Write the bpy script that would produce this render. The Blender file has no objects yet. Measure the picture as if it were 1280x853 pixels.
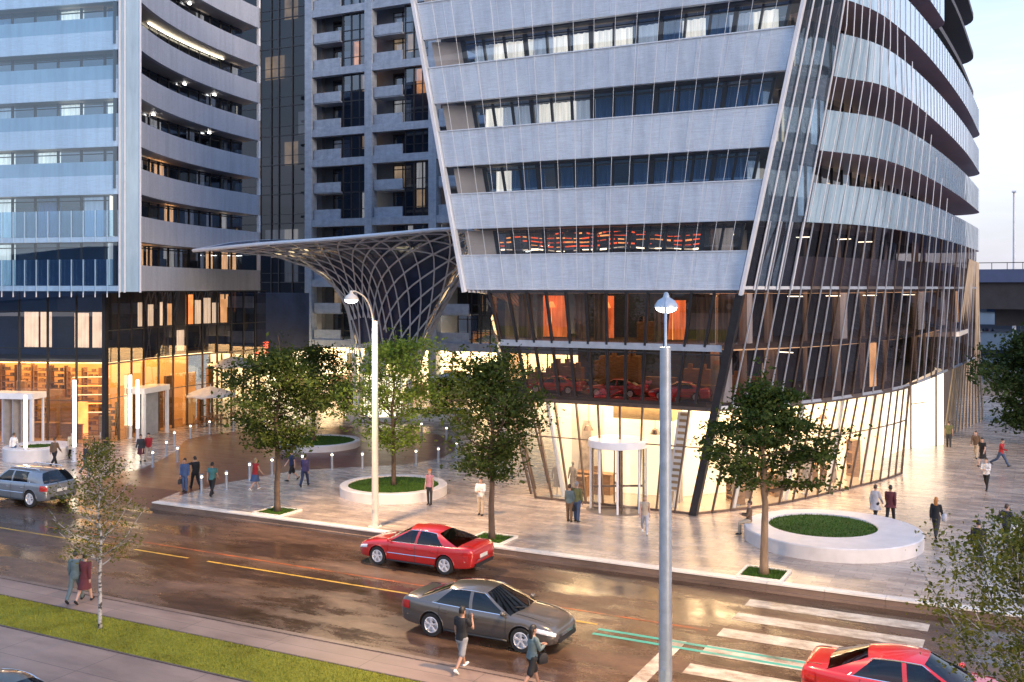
import bpy, bmesh, math, random
from mathutils import Vector, Matrix, noise as mnoise
R = math.radians
PI = math.pi
scene = bpy.context.scene
COL = scene.collection
random.seed(11)

# ------------------------------------------------------------------ camera
CAM_H = 10.5
FPX = 1281.0
YAW = R(27.2)
SY, CY = math.sin(YAW), math.cos(YAW)
cam_d = bpy.data.cameras.new('camera')
cam = bpy.data.objects.new('camera', cam_d)
COL.objects.link(cam)
cam.location = (0, 0, CAM_H)
cam.rotation_euler = (R(90), 0, YAW)
cam_d.lens = 36.0 * FPX / 1280.0
cam_d.sensor_width = 36.0
cam_d.shift_y = -66.5 / 1280.0
cam_d.clip_start = 0.1
cam_d.clip_end = 4000
scene.camera = cam


def G(u, v, z=0.0):
    """map survey: ground point at height z read from the plan of the photo"""
    d = (CAM_H - z) * FPX / (v - 360.0)
    lat = (u - 640.0) / FPX * d
    return Vector((-d * SY + lat * CY, d * CY + lat * SY, z))


# ------------------------------------------------------------------ mesh builder
class MB:
    def __init__(self):
        self.v = []
        self.f = []
        self.m = []

    def add(self, verts, faces, mi=0):
        o = len(self.v)
        self.v.extend([tuple(p) for p in verts])
        for f in faces:
            self.f.append([o + i for i in f])
            self.m.append(mi)

    def quad(self, a, b, c, d, mi=0):
        self.add([a, b, c, d], [(0, 1, 2, 3)], mi)

    def box(self, c, s, rz=0.0, mi=0, rx=0.0, ry=0.0):
        sx, sy, sz = s[0] / 2, s[1] / 2, s[2] / 2
        mat = Matrix.Rotation(rz, 3, 'Z') @ Matrix.Rotation(ry, 3, 'Y') @ Matrix.Rotation(rx, 3, 'X')
        c = Vector(c)
        vs = [c + mat @ Vector((x, y, z)) for z in (-sz, sz) for y in (-sy, sy) for x in (-sx, sx)]
        self.add(vs, [(0, 2, 3, 1), (4, 5, 7, 6), (0, 1, 5, 4), (2, 6, 7, 3), (0, 4, 6, 2), (1, 3, 7, 5)], mi)

    def hexa(self, b, t, mi=0):
        """box from 4 bottom and 4 top points in the same winding order"""
        self.add(list(b) + list(t), [(3, 2, 1, 0), (4, 5, 6, 7), (0, 1, 5, 4), (1, 2, 6, 5), (2, 3, 7, 6), (3, 0, 4, 7)], mi)

    def beam(self, a, b, w, h, mi=0):
        """rectangular bar from a to b, w across (horizontal), h the other way"""
        a = Vector(a); b = Vector(b)
        d = (b - a).normalized()
        up = Vector((0, 0, 1)) if abs(d.z) < 0.95 else Vector((0, 1, 0))
        s = d.cross(up).normalized() * (w / 2)
        n = s.cross(d).normalized() * (h / 2)
        q = [-s - n, s - n, s + n, -s + n]
        self.hexa([a + x for x in q], [b + x for x in q], mi)

    def tube(self, pts, r, n=8, mi=0, cap=True, sy=1.0):
        pts = [Vector(p) for p in pts]
        k = len(pts)
        rr = r if isinstance(r, (list, tuple)) else [r] * k
        base = len(self.v)
        ref = None
        for i, p in enumerate(pts):
            if i == 0:
                t = pts[1] - pts[0]
            elif i == k - 1:
                t = pts[-1] - pts[-2]
            else:
                t = (pts[i + 1] - pts[i]).normalized() + (pts[i] - pts[i - 1]).normalized()
            if t.length < 1e-9:
                t = Vector((0, 0, 1))
            t.normalize()
            if ref is None:
                ref = Vector((1, 0, 0)) if abs(t.x) < 0.8 else Vector((0, 1, 0))
            s = ref - t * ref.dot(t)
            s.normalize()
            ref = s
            w = t.cross(s)
            for j in range(n):
                a = 2 * PI * j / n
                self.v.append(tuple(p + s * (math.cos(a) * rr[i]) + w * (math.sin(a) * rr[i] * sy)))
        for i in range(k - 1):
            for j in range(n):
                a = base + i * n + j
                b = base + i * n + (j + 1) % n
                self.f.append([a, b, b + n, a + n]); self.m.append(mi)
        if cap:
            self.f.append([base + j for j in range(n)][::-1]); self.m.append(mi)
            self.f.append([base + (k - 1) * n + j for j in range(n)]); self.m.append(mi)

    def grid(self, rows, mi=0, closed=False, flip=False):
        n = len(rows[0])
        base = len(self.v)
        for r in rows:
            self.v.extend([tuple(p) for p in r])
        for i in range(len(rows) - 1):
            for j in range(n if closed else n - 1):
                a = base + i * n + j
                b = base + i * n + (j + 1) % n
                f = [a, b, b + n, a + n]
                self.f.append(f[::-1] if flip else f); self.m.append(mi)

    def ring_fan(self, pts, mi=0, flip=False):
        base = len(self.v)
        self.v.extend([tuple(p) for p in pts])
        f = list(range(base, base + len(pts)))
        self.f.append(f[::-1] if flip else f); self.m.append(mi)

    def lathe(self, prof, c=(0, 0, 0), n=24, mi=0, sx=1.0, sy=1.0):
        c = Vector(c)
        rows = [[c + Vector((r * math.cos(2 * PI * j / n) * sx, r * math.sin(2 * PI * j / n) * sy, z)) for j in range(n)] for r, z in prof]
        self.grid(rows, mi, closed=True)

    def prism(self, poly, z0, z1, mi=0, mi_top=None):
        n = len(poly)
        b = [(p[0], p[1], z0) for p in poly]
        t = [(p[0], p[1], z1) for p in poly]
        area = sum(poly[i][0] * poly[(i + 1) % n][1] - poly[(i + 1) % n][0] * poly[i][1] for i in range(n))
        base = len(self.v)
        self.v.extend(b + t)
        sides = [[base + i, base + (i + 1) % n, base + n + (i + 1) % n, base + n + i] for i in range(n)]
        bot = [base + i for i in range(n)][::-1]
        top = [base + n + i for i in range(n)]
        if area < 0:
            sides = [s[::-1] for s in sides]; bot = bot[::-1]; top = top[::-1]
        for s in sides:
            self.f.append(s); self.m.append(mi)
        self.f.append(bot); self.m.append(mi)
        self.f.append(top); self.m.append(mi if mi_top is None else mi_top)

    def band(self, p0, z0, p1, z1, th, mi=0):
        """solid strip wall: outer path p0 at z0 and p1 at z1, th thick on the left-hand (inner) side"""
        def inner(p):
            out = []
            for i in range(len(p)):
                a = Vector(p[max(i - 1, 0)][:2]); b = Vector(p[min(i + 1, len(p) - 1)][:2])
                t = (b - a).normalized()
                q = Vector(p[i][:2]) + Vector((-t.y, t.x)) * th
                out.append(q)
            return out
        i0, i1 = inner(p0), inner(p1)
        rows = [[(p[0], p[1], z0) for p in p0], [(p[0], p[1], z1) for p in p1],
                [(p[0], p[1], z1) for p in i1], [(p[0], p[1], z0) for p in i0]]
        n = len(p0)
        base = len(self.v)
        for r in rows:
            self.v.extend(r)
        for k in range(4):
            for j in range(n - 1):
                a = base + k * n + j
                c = base + ((k + 1) % 4) * n + j
                self.f.append([a, a + 1, c + 1, c]); self.m.append(mi)
        for j in (0, n - 1):
            f = [base + k * n + j for k in range(4)]
            self.f.append(f if j == 0 else f[::-1]); self.m.append(mi)

    def build(self, name, mats, parent=None, smooth=False, world=True, bevel=0.0):
        if not isinstance(mats, (list, tuple)):
            mats = [mats]
        off = Vector((0, 0, 0))
        if world and parent is not None:
            p = parent
            while p is not None:
                off += Vector(p.location); p = p.parent
        me = bpy.data.meshes.new(name)
        vs = self.v if off.length == 0 else [(a - off.x, b - off.y, c - off.z) for a, b, c in self.v]
        me.from_pydata(vs, [], self.f)
        for m in mats:
            me.materials.append(m)
        me.polygons.foreach_set('material_index', self.m)
        if smooth:
            me.polygons.foreach_set('use_smooth', [True] * len(self.f))
        me.update()
        o = bpy.data.objects.new(name, me)
        COL.objects.link(o)
        if parent is not None:
            o.parent = parent
        if bevel > 0:
            md = o.modifiers.new('bevel', 'BEVEL'); md.width = bevel; md.segments = 2; md.limit_method = 'ANGLE'
        return o


def thing(name, label, cat, loc=(0, 0, 0), rz=0.0, group=None):
    o = bpy.data.objects.new(name, None)
    COL.objects.link(o)
    o.empty_display_size = 0.3
    o.location = loc
    o.rotation_euler = (0, 0, rz)
    o['label'] = label; o['category'] = cat
    if group:
        o['group'] = group
    return o


def tag(o, label=None, cat=None, group=None, kind=None):
    if label: o['label'] = label
    if cat: o['category'] = cat
    if group: o['group'] = group
    if kind: o['kind'] = kind
    return o


def copy_tree(o, parent=None):
    c = o.copy()
    COL.objects.link(c)
    if parent is not None:
        c.parent = parent
    for ch in list(o.children):
        copy_tree(ch, c)
    return c


def shade(o, ang=35):
    """smooth shading with sharp edges kept by angle"""
    me = o.data
    bm = bmesh.new(); bm.from_mesh(me)
    lim = R(ang)
    for f in bm.faces: f.smooth = True
    for e in bm.edges:
        e.smooth = not (len(e.link_faces) == 2 and e.calc_face_angle(0) > lim)
    bm.to_mesh(me); bm.free()
    return o


def fixn(o):
    bm = bmesh.new(); bm.from_mesh(o.data)
    bmesh.ops.remove_doubles(bm, verts=bm.verts, dist=0.0004)
    bmesh.ops.recalc_face_normals(bm, faces=bm.faces)
    bm.to_mesh(o.data); bm.free()
    return o


def catmull(pts, n):
    pts = [Vector(p) for p in pts]
    P = [pts[0] * 2 - pts[1]] + pts + [pts[-1] * 2 - pts[-2]]
    out = []
    segs = len(pts) - 1
    for i in range(n + 1):
        t = i / n * segs
        k = min(int(t), segs - 1); t -= k
        a, b, c, d = P[k:k + 4]
        out.append(0.5 * ((2 * b) + (c - a) * t + (2 * a - 5 * b + 4 * c - d) * t * t + (3 * b - a - 3 * c + d) * t ** 3))
    return out


def along(path, step=None, n=None):
    """resample a 2-D/3-D polyline at equal arc length"""
    path = [Vector(p) for p in path]
    L = [0]
    for a, b in zip(path, path[1:]):
        L.append(L[-1] + (b - a).length)
    if n is None:
        n = max(1, int(round(L[-1] / step)))
    out = []
    k = 0
    for i in range(n + 1):
        s = L[-1] * i / n
        while k < len(L) - 2 and L[k + 1] < s:
            k += 1
        t = (s - L[k]) / max(L[k + 1] - L[k], 1e-9)
        out.append(path[k].lerp(path[k + 1], t))
    return out


def offset(path, d):
    """shift an open 2-D path to its left by d"""
    out = []
    for i in range(len(path)):
        a = Vector(path[max(i - 1, 0)][:2]); b = Vector(path[min(i + 1, len(path) - 1)][:2])
        t = (b - a).normalized()
        out.append(Vector(path[i][:2]) + Vector((-t.y, t.x)) * d)
    return out


# ------------------------------------------------------------------ materials
def new_mat(name):
    m = bpy.data.materials.new(name)
    m.use_nodes = True
    nt = m.node_tree
    nt.nodes.clear()
    out = nt.nodes.new('ShaderNodeOutputMaterial')
    return m, nt, out


def N(nt, kind, **kw):
    n = nt.nodes.new('ShaderNode' + kind)
    for k, v in kw.items():
        setattr(n, k, v)
    return n


def tex_coord(nt, stretch=(1, 1, 1), src='Object', rot=(0, 0, 0)):
    tc = N(nt, 'TexCoord')
    mp = N(nt, 'Mapping')
    mp.inputs['Scale'].default_value = stretch
    mp.inputs['Rotation'].default_value = rot
    nt.links.new(tc.outputs[src], mp.inputs['Vector'])
    return mp.outputs['Vector']


def noise(nt, vec, scale, detail=4, rough=0.55, dist=0.0):
    n = N(nt, 'TexNoise')
    n.inputs['Scale'].default_value = scale
    n.inputs['Detail'].default_value = detail
    n.inputs['Roughness'].default_value = rough
    n.inputs['Distortion'].default_value = dist
    nt.links.new(vec, n.inputs['Vector'])
    return n.outputs['Fac']


def ramp(nt, fac, stops, interp='LINEAR'):
    r = N(nt, 'ValToRGB')
    r.color_ramp.interpolation = interp
    el = r.color_ramp.elements
    while len(el) < len(stops): el.new(0.5)
    for e, (p, c) in zip(el, stops):
        e.position = p
        e.color = (*c, 1) if len(c) == 3 else c
    nt.links.new(fac, r.inputs['Fac'])
    return r.outputs['Color']


def math_n(nt, op, a, b=None, c=None):
    n = N(nt, 'Math', operation=op)
    for i, x in enumerate((a, b, c)):
        if x is None: continue
        if isinstance(x, (int, float)): n.inputs[i].default_value = x
        else: nt.links.new(x, n.inputs[i])
    return n.outputs[0]


def mixc(nt, fac, a, b, mode='MIX'):
    n = N(nt, 'MixRGB', blend_type=mode)
    for k, x in (('Fac', fac), ('Color1', a), ('Color2', b)):
        if isinstance(x, (int, float)): n.inputs[k].default_value = x
        elif isinstance(x, tuple): n.inputs[k].default_value = (*x, 1) if len(x) == 3 else x
        else: nt.links.new(x, n.inputs[k])
    return n.outputs['Color']


def principled(nt, out, col=None, rough=0.5, metal=0.0, spec=0.5, coat=0.0, normal=None, emis=None, estr=0.0):
    b = N(nt, 'BsdfPrincipled')
    def put(k, x):
        if x is None: return
        if isinstance(x, (int, float)): b.inputs[k].default_value = x
        elif isinstance(x, tuple): b.inputs[k].default_value = (*x, 1) if len(x) == 3 else x
        else: nt.links.new(x, b.inputs[k])
    put('Base Color', col); put('Roughness', rough); put('Metallic', metal)
    put('Specular IOR Level', spec); put('Coat Weight', coat); put('Normal', normal)
    if coat: b.inputs['Coat Roughness'].default_value = 0.04
    if emis is not None:
        put('Emission Color', emis); put('Emission Strength', estr)
    if out is not None:
        nt.links.new(b.outputs[0], out.inputs['Surface'])
    return b


def bump(nt, h, strength=0.3, dist=0.02):
    b = N(nt, 'Bump')
    b.inputs['Strength'].default_value = strength
    b.inputs['Distance'].default_value = dist
    nt.links.new(h, b.inputs['Height'])
    return b.outputs['Normal']


def pbr(name, col, rough=0.5, metal=0.0, var=0.15, scale=3.0, bmp=0.0, coat=0.0, spec=0.5, stretch=(1, 1, 1), rvar=0.08):
    m, nt, out = new_mat(name)
    vec = tex_coord(nt, stretch)
    f = noise(nt, vec, scale, 5, 0.6)
    lo = tuple(c * (1 - var) for c in col); hi = tuple(min(1, c * (1 + var)) for c in col)
    c = ramp(nt, f, [(0.3, lo), (0.7, hi)])
    r = math_n(nt, 'MULTIPLY_ADD', f, rvar * 2, rough - rvar)
    nrm = bump(nt, noise(nt, vec, scale * 6, 3), bmp) if bmp else None
    principled(nt, out, c, r, metal, spec, coat, nrm)
    return m


def emit(name, col, strength, var=0.15, scale=1.0, stretch=(1, 1, 1), gloss=False):
    """something that gives off light: a lamp, a lit wall or a lit curtain"""
    m, nt, out = new_mat(name)
    vec = tex_coord(nt, stretch)
    f = noise(nt, vec, scale, 3)
    c = ramp(nt, f, [(0.3, tuple(x * (1 - var) for x in col)), (0.7, tuple(x * (1 + var) for x in col))])
    principled(nt, out, tuple(min(0.8, x * 0.8) for x in col), 0.6, emis=c, estr=strength)
    return m


def glass(name, tint=(0.8, 0.88, 0.92), f0=0.06, rough=0.0, refl=(1, 1, 1), wav=0.0):
    """clear or coated architectural glass: tinted transmission plus a mirror that grows towards grazing"""
    m, nt, out = new_mat(name)
    lw = N(nt, 'LayerWeight'); lw.inputs['Blend'].default_value = 0.5
    p5 = math_n(nt, 'POWER', lw.outputs['Facing'], 5.0)
    fac = math_n(nt, 'MULTIPLY_ADD', p5, 1.0 - f0, f0)
    tr = N(nt, 'BsdfTransparent'); tr.inputs[0].default_value = (*tint, 1)
    gl = N(nt, 'BsdfGlossy'); gl.inputs['Color'].default_value = (*refl, 1); gl.inputs['Roughness'].default_value = rough
    if wav:
        vec = tex_coord(nt)
        nb = bump(nt, noise(nt, vec, 0.35, 2), wav, 0.05)
        nt.links.new(nb, gl.inputs['Normal'])
    mx = N(nt, 'MixShader')
    nt.links.new(fac, mx.inputs[0])
    nt.links.new(tr.outputs[0], mx.inputs[1]); nt.links.new(gl.outputs[0], mx.inputs[2])
    nt.links.new(mx.outputs[0], out.inputs['Surface'])
    return m


MT = {}
MT['white_metal'] = pbr('white_metal', (0.72, 0.74, 0.78), 0.3, 0.0, 0.06, 2, coat=0.3)
MT['grey_metal'] = pbr('grey_metal', (0.42, 0.45, 0.5), 0.4, 0.5, 0.12, 3, bmp=0.05)
MT['dark_metal'] = pbr('dark_metal', (0.035, 0.036, 0.042), 0.35, 0.4, 0.2, 4)
MT['bronze'] = pbr('bronze_metal', (0.16, 0.12, 0.10), 0.35, 0.6, 0.2, 4)
MT['soffit'] = pbr('soffit_panel', (0.30, 0.20, 0.245), 0.45, 0.0, 0.15, 0.8)
MT['soffit_pale'] = pbr('soffit_pale', (0.33, 0.31, 0.31), 0.5, 0.0, 0.1, 0.8)
MT['concrete'] = pbr('concrete', (0.30, 0.28, 0.27), 0.75, 0, 0.2, 1.5, bmp=0.15)
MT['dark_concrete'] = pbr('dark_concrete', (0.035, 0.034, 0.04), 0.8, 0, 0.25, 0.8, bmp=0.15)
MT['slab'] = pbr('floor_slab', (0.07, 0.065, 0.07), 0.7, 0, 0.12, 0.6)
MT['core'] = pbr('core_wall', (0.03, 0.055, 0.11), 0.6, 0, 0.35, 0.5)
MT['beige_wall'] = pbr('beige_wall', (0.32, 0.285, 0.265), 0.6, 0, 0.1, 1)
MT['white_stone'] = pbr('white_stone', (0.66, 0.62, 0.6), 0.45, 0, 0.1, 1.6, bmp=0.08)
MT['kerb_stone'] = pbr('kerb_stone', (0.17, 0.115, 0.085), 0.45, 0, 0.4, 1.2, bmp=0.1, stretch=(0.4, 1, 1))
MT['kerb_edge'] = pbr('kerb_edge', (0.74, 0.68, 0.6), 0.3, 0, 0.12, 1.4)
MT['curtain'] = emit('lit_curtain', (0.85, 0.70, 0.54), 0.62, 0.35, 2.0, (3, 3, 0.2))
MT['curtain_dim'] = emit('dim_curtain', (0.62, 0.60, 0.62), 0.22, 0.4, 2.0, (3, 3, 0.2))
MT['curtain_blue'] = pbr('blue_curtain', (0.10, 0.22, 0.42), 0.8, 0, 0.35, 1.5, stretch=(3, 3, 0.2))
MT['warm_room'] = emit('lit_room_wall', (0.95, 0.55, 0.26), 0.55, 0.55, 0.6)
MT['shop_wall'] = emit('lit_shop_wall', (1.0, 0.84, 0.58), 0.28, 0.2, 0.25)
MT['shop_ceiling'] = emit('lit_shop_ceiling', (1.0, 0.68, 0.38), 5.5, 0.08, 0.3)
MT['amber_wall'] = emit('amber_lobby_wall', (0.85, 0.46, 0.17), 0.12, 0.65, 0.3)
MT['amber_ceiling'] = emit('amber_lobby_ceiling', (1.0, 0.68, 0.34), 3.0, 0.7, 0.8)
MT['lamp_glow'] = emit('lamp_glow', (1.0, 0.95, 0.88), 7.0, 0.02, 1)
MT['tube_glow'] = emit('tube_glow', (1.0, 0.86, 0.62), 3.0, 0.04, 1)
MT['trail_reflect_red'] = emit('red_trail_reflection', (1.0, 0.12, 0.03), 0.9, 0.6, 0.8, (1, 1, 6))  # red of the reflected light trails, put into a glowing colour
MT['orange_glow'] = emit('orange_light', (1.0, 0.38, 0.12), 1.1, 0.5, 1.2)
MT['sign_glow'] = emit('red_sign_light', (1.0, 0.10, 0.04), 1.6, 0.1, 1)
MT['wood'] = pbr('wood', (0.26, 0.15, 0.08), 0.5, 0, 0.3, 3, stretch=(1, 1, 6))
MT['canvas'] = pbr('canvas_fabric', (0.74, 0.73, 0.74), 0.8, 0, 0.08, 3)
MT['glass_clear'] = glass('clear_glass', (0.9, 0.93, 0.94), 0.05)
MT['glass_amber'] = glass('bronze_glass', (0.74, 0.64, 0.50), 0.09, wav=0.05)
MT['glass_blue'] = glass('blue_glass', (0.56, 0.70, 0.86), 0.14)
MT['glass_dark'] = glass('dark_glass', (0.52, 0.46, 0.42), 0.13, refl=(0.80, 0.72, 0.68), wav=0.06)
MT['glass_rake'] = glass('raking_glass', (0.46, 0.42, 0.42), 0.09, refl=(0.46, 0.40, 0.42), wav=0.06)
MT['glass_sky'] = glass('sky_glass', (0.66, 0.80, 0.90), 0.22, refl=(0.80, 0.92, 1.0))
MT['glass_veil'] = glass('glass_veil', (0.70, 0.84, 0.94), 0.13, refl=(0.82, 0.94, 1.0), wav=0.04)
MT['glass_front'] = glass('front_window_glass', (0.62, 0.72, 0.84), 0.22, refl=(0.55, 0.78, 1.0))
MT['glass_black'] = glass('black_glass', (0.12, 0.14, 0.18), 0.055, refl=(0.8, 0.9, 1.0))
MT['glass_skin'] = glass('outer_glass_skin', (0.95, 0.98, 1.0), 0.065, refl=(0.8, 0.92, 1.0), wav=0.05)
MT['glass_skin_side'] = glass('outer_side_glass', (0.92, 0.96, 0.98), 0.05, refl=(0.62, 0.74, 0.84), wav=0.1)
MT['glass_navy'] = glass('navy_glass', (0.16, 0.2, 0.28), 0.14, refl=(0.8, 0.9, 1.0))


def band_panel(name, col, fine=12.0, coat=0.2, rough=0.35, speck=0.12, sc=3.0):
    m, nt, out = new_mat(name)
    vec = tex_coord(nt, (0.5, 0.5, fine))
    f = noise(nt, vec, sc, 4, 0.7)
    v2 = tex_coord(nt)
    g = noise(nt, v2, 30, 3, 0.7)
    big = noise(nt, v2, 0.25, 3)
    s = math_n(nt, 'ADD', math_n(nt, 'MULTIPLY', f, 0.6), math_n(nt, 'MULTIPLY', g, 0.4))
    c = ramp(nt, s, [(0.36, tuple(x * (1 - speck * 2) for x in col)), (0.62, tuple(min(1, x * (1 + speck)) for x in col))])
    st = noise(nt, tex_coord(nt, (1.6, 1.6, 0.10)), 1.4, 5, 0.65)
    c = mixc(nt, 0.45, c, ramp(nt, st, [(0.38, (0.70, 0.70, 0.72)), (0.56, (1, 1, 1))]), 'MULTIPLY')
    c = mixc(nt, 0.45, c, ramp(nt, big, [(0.3, (0.68, 0.72, 0.80)), (0.7, (1, 1, 1))]), 'MULTIPLY')
    principled(nt, out, c, rough, 0.0, 0.5, coat, bump(nt, s, 0.25, 0.02))
    return m


MT['band_white'] = band_panel('pale_band_panel', (0.78, 0.83, 0.90), 14, 0.3)
MT['band_speckle'] = band_panel('speckled_band_panel', (0.46, 0.50, 0.57), 1.0, 0.05, 0.5, 0.17, 22.0)
MT['band_cyan'] = band_panel('cyan_glass_panel', (0.36, 0.50, 0.60), 0.15, 1.0, 0.2, 0.06)
MT['frame_concrete'] = band_panel('pale_concrete_frame', (0.30, 0.36, 0.44), 1.0, 0.0, 0.6, 0.12)


def asphalt():
    m, nt, out = new_mat('wet_asphalt')
    vec = tex_coord(nt, (0.35, 1.0, 1.0))
    v2 = tex_coord(nt)
    wet = noise(nt, vec, 0.55, 6, 0.62, 0.3)
    grain = noise(nt, v2, 28, 3, 0.7)
    mid = noise(nt, vec, 2.4, 5, 0.65)
    c = ramp(nt, mid, [(0.25, (0.05, 0.029, 0.018)), (0.55, (0.115, 0.064, 0.038)), (0.8, (0.19, 0.112, 0.062))])
    c = mixc(nt, ramp(nt, wet, [(0.42, (1, 1, 1)), (0.6, (0, 0, 0))]), c, mixc(nt, 1.0, c, (0.5, 0.5, 0.52), 'MULTIPLY'))
    r = ramp(nt, wet, [(0.36, (0.10,) * 3), (0.47, (0.20,) * 3), (0.53, (0.36,) * 3), (0.7, (0.52,) * 3)])
    r = math_n(nt, 'ADD', r, math_n(nt, 'MULTIPLY', math_n(nt, 'SUBTRACT', noise(nt, v2, 9, 6, .75), .5), .35))
    h = math_n(nt, 'ADD', math_n(nt, 'MULTIPLY', grain, 0.55), math_n(nt, 'MULTIPLY', mid, 0.8))
    b = N(nt, 'Bump'); b.inputs['Distance'].default_value = 0.02
    nt.links.new(h, b.inputs['Height'])
    nt.links.new(ramp(nt, wet, [(0.4, (0.12,) * 3), (0.65, (0.5,) * 3)]), b.inputs['Strength'])
    principled(nt, out, c, r, 0, 0.5, 0, b.outputs['Normal'])
    return m


def paving(name, c1, c2, mortar, sx, sy, rough=0.35, spec=0.5, off=0.5, streak=0.35, dark=None):
    m, nt, out = new_mat(name)
    v = tex_coord(nt)
    br = N(nt, 'TexBrick')
    br.offset = off
    br.inputs['Color1'].default_value = (*c1, 1); br.inputs['Color2'].default_value = (*c2, 1)
    br.inputs['Mortar'].default_value = (*mortar, 1)
    br.inputs['Scale'].default_value = 1.0
    br.inputs['Mortar Size'].default_value = 0.012
    br.inputs['Brick Width'].default_value = sx
    br.inputs['Row Height'].default_value = sy
    nt.links.new(v, br.inputs['Vector'])
    f = noise(nt, tex_coord(nt, (0.5, 1.6, 1)), 1.1, 5, 0.65)
    st = noise(nt, v, 0.16, 4, 0.6)
    c = mixc(nt, streak, br.outputs['Color'], ramp(nt, f, [(0.32, (0.45, 0.42, 0.42)), (0.6, (1, 1, 1))]), 'MULTIPLY')
    c = mixc(nt, 0.5, c, ramp(nt, st, [(0.35, dark or (0.62, 0.58, 0.58)), (0.6, (1, 1, 1))]), 'MULTIPLY')
    r = math_n(nt, 'MULTIPLY_ADD', f, 0.35, rough - 0.17)
    principled(nt, out, c, r, 0, spec, 0, bump(nt, math_n(nt, 'ADD', br.outputs['Fac'], f), 0.12, 0.01))
    return m


def road_paint(name, col, worn=(0.06, 0.04, 0.028), lo=.36, hi=.52):
    m, nt, out = new_mat(name)
    v = tex_coord(nt, (0.5, 1, 1))
    f = noise(nt, v, 2.2, 8, 0.72); g = noise(nt, tex_coord(nt), 40, 3)
    s = math_n(nt, 'MULTIPLY_ADD', g, 0.25, math_n(nt, 'MULTIPLY', f, 0.8))
    c = ramp(nt, s, [(lo, worn), (hi, col)])
    principled(nt, out, c, math_n(nt, 'MULTIPLY_ADD', f, .4, .15), 0, .5, 0, bump(nt, s, .2, .01))
    return m


MT['paint_white'] = road_paint('white_road_paint', (.62, .55, .44), (.15, .10, .07), .40, .62)
MT['paint_yellow'] = road_paint('yellow_road_paint', (.55, .33, .05), lo=.34)
MT['trail_orange'] = road_paint('orange_trail_tint', (.42, .10, .02), lo=.38, hi=.62)  # orange of a car light trail, put into the surface colour
MT['trail_teal'] = road_paint('teal_trail_tint', (.03, .32, .26), lo=.34)  # teal of car light trails, put into the surface colour
MT['asphalt'] = asphalt()
MT['plaza'] = paving('plaza_stone', (0.62, 0.50, 0.40), (0.38, 0.315, 0.27), (0.26, 0.21, 0.18), 1.2, 0.4, 0.26, 0.6, streak=0.55)
MT['brick'] = paving('red_brick_paving', (0.22, 0.075, 0.05), (0.15, 0.05, 0.038), (0.07, 0.04, 0.035), 0.4, 0.2, 0.34, 0.5)
MT['sidewalk'] = paving('sidewalk_slabs', (0.34, 0.235, 0.18), (0.28, 0.20, 0.155), (0.13, 0.10, 0.085), 3.4, 2.2, 0.5, 0.4, 0.0, 0.55, (0.4, 0.38, 0.38))


def grass_mat(name, a, b, scale=14):
    m, nt, out = new_mat(name)
    v = tex_coord(nt)
    f = noise(nt, v, scale, 5, 0.75)
    g = noise(nt, v, 0.7, 3)
    c = ramp(nt, f, [(0.3, a), (0.7, b)])
    c = mixc(nt, 0.55, c, ramp(nt, g, [(0.32, (0.55, 0.52, 0.36)), (0.5, (0.9, 0.95, 0.8)), (0.7, (1, 1, 1))]), 'MULTIPLY')
    principled(nt, out, c, 0.9, 0, 0.2, 0, bump(nt, f, 0.8, 0.05))
    return m


MT['grass'] = grass_mat('verge_grass', (0.12, 0.125, 0.012), (0.34, 0.32, 0.045))
MT['lawn'] = grass_mat('planter_grass', (0.020, 0.055, 0.008), (0.07, 0.14, 0.02))
MT['blade'] = grass_mat('grass_blade', (0.16, 0.17, 0.016), (0.37, 0.35, 0.05), 3)
MT['blade_dark'] = grass_mat('lawn_blade', (0.025, 0.07, 0.01), (0.085, 0.16, 0.02), 3)


def leaf_mat(name, a, b):
    m, nt, out = new_mat(name)
    g = N(nt, 'NewGeometry')
    f = noise(nt, tex_coord(nt), 0.9, 2)
    s = math_n(nt, 'ADD', math_n(nt, 'MULTIPLY', g.outputs['Random Per Island'], 0.6), math_n(nt, 'MULTIPLY', f, 0.5))
    c = ramp(nt, s, [(0.2, a), (0.85, b)])
    d = N(nt, 'BsdfPrincipled'); d.inputs['Roughness'].default_value = 0.6; d.inputs['Specular IOR Level'].default_value = 0.15
    nt.links.new(c, d.inputs['Base Color'])
    t = N(nt, 'BsdfTranslucent')
    nt.links.new(mixc(nt, 1.0, c, (1.4, 1.5, 0.6), 'MULTIPLY'), t.inputs['Color'])
    mx = N(nt, 'MixShader'); mx.inputs[0].default_value = 0.3
    nt.links.new(d.outputs[0], mx.inputs[1]); nt.links.new(t.outputs[0], mx.inputs[2])
    nt.links.new(mx.outputs[0], out.inputs['Surface'])
    return m


MT['leaf'] = leaf_mat('tree_leaf', (0.014, 0.032, 0.008), (0.068, 0.092, 0.018))
MT['leaf_light'] = leaf_mat('light_leaf', (0.06, 0.11, 0.016), (0.20, 0.27, 0.045))
MT['leaf_birch'] = leaf_mat('birch_leaf', (0.045, 0.058, 0.010), (0.16, 0.155, 0.030))
MT['leaf_dark'] = leaf_mat('dark_leaf', (0.012, 0.028, 0.012), (0.04, 0.07, 0.024))
MT['bark'] = pbr('bark', (0.10, 0.065, 0.045), 0.85, 0, 0.4, 6, bmp=0.6, stretch=(1, 1, 0.25))
MT['bark_pale'] = pbr('pale_bark', (0.24, 0.16, 0.10), 0.85, 0, 0.35, 6, bmp=0.6, stretch=(1, 1, 0.25))


def birch_bark():
    m, nt, out = new_mat('birch_bark')
    f = noise(nt, tex_coord(nt, (1, 1, 2.2)), 4.5, 4, 0.7)
    c = ramp(nt, f, [(0.42, (0.04, 0.035, 0.035)), (0.52, (0.42, 0.40, 0.38))])
    principled(nt, out, c, 0.7)
    return m


MT['birch'] = birch_bark()
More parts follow.
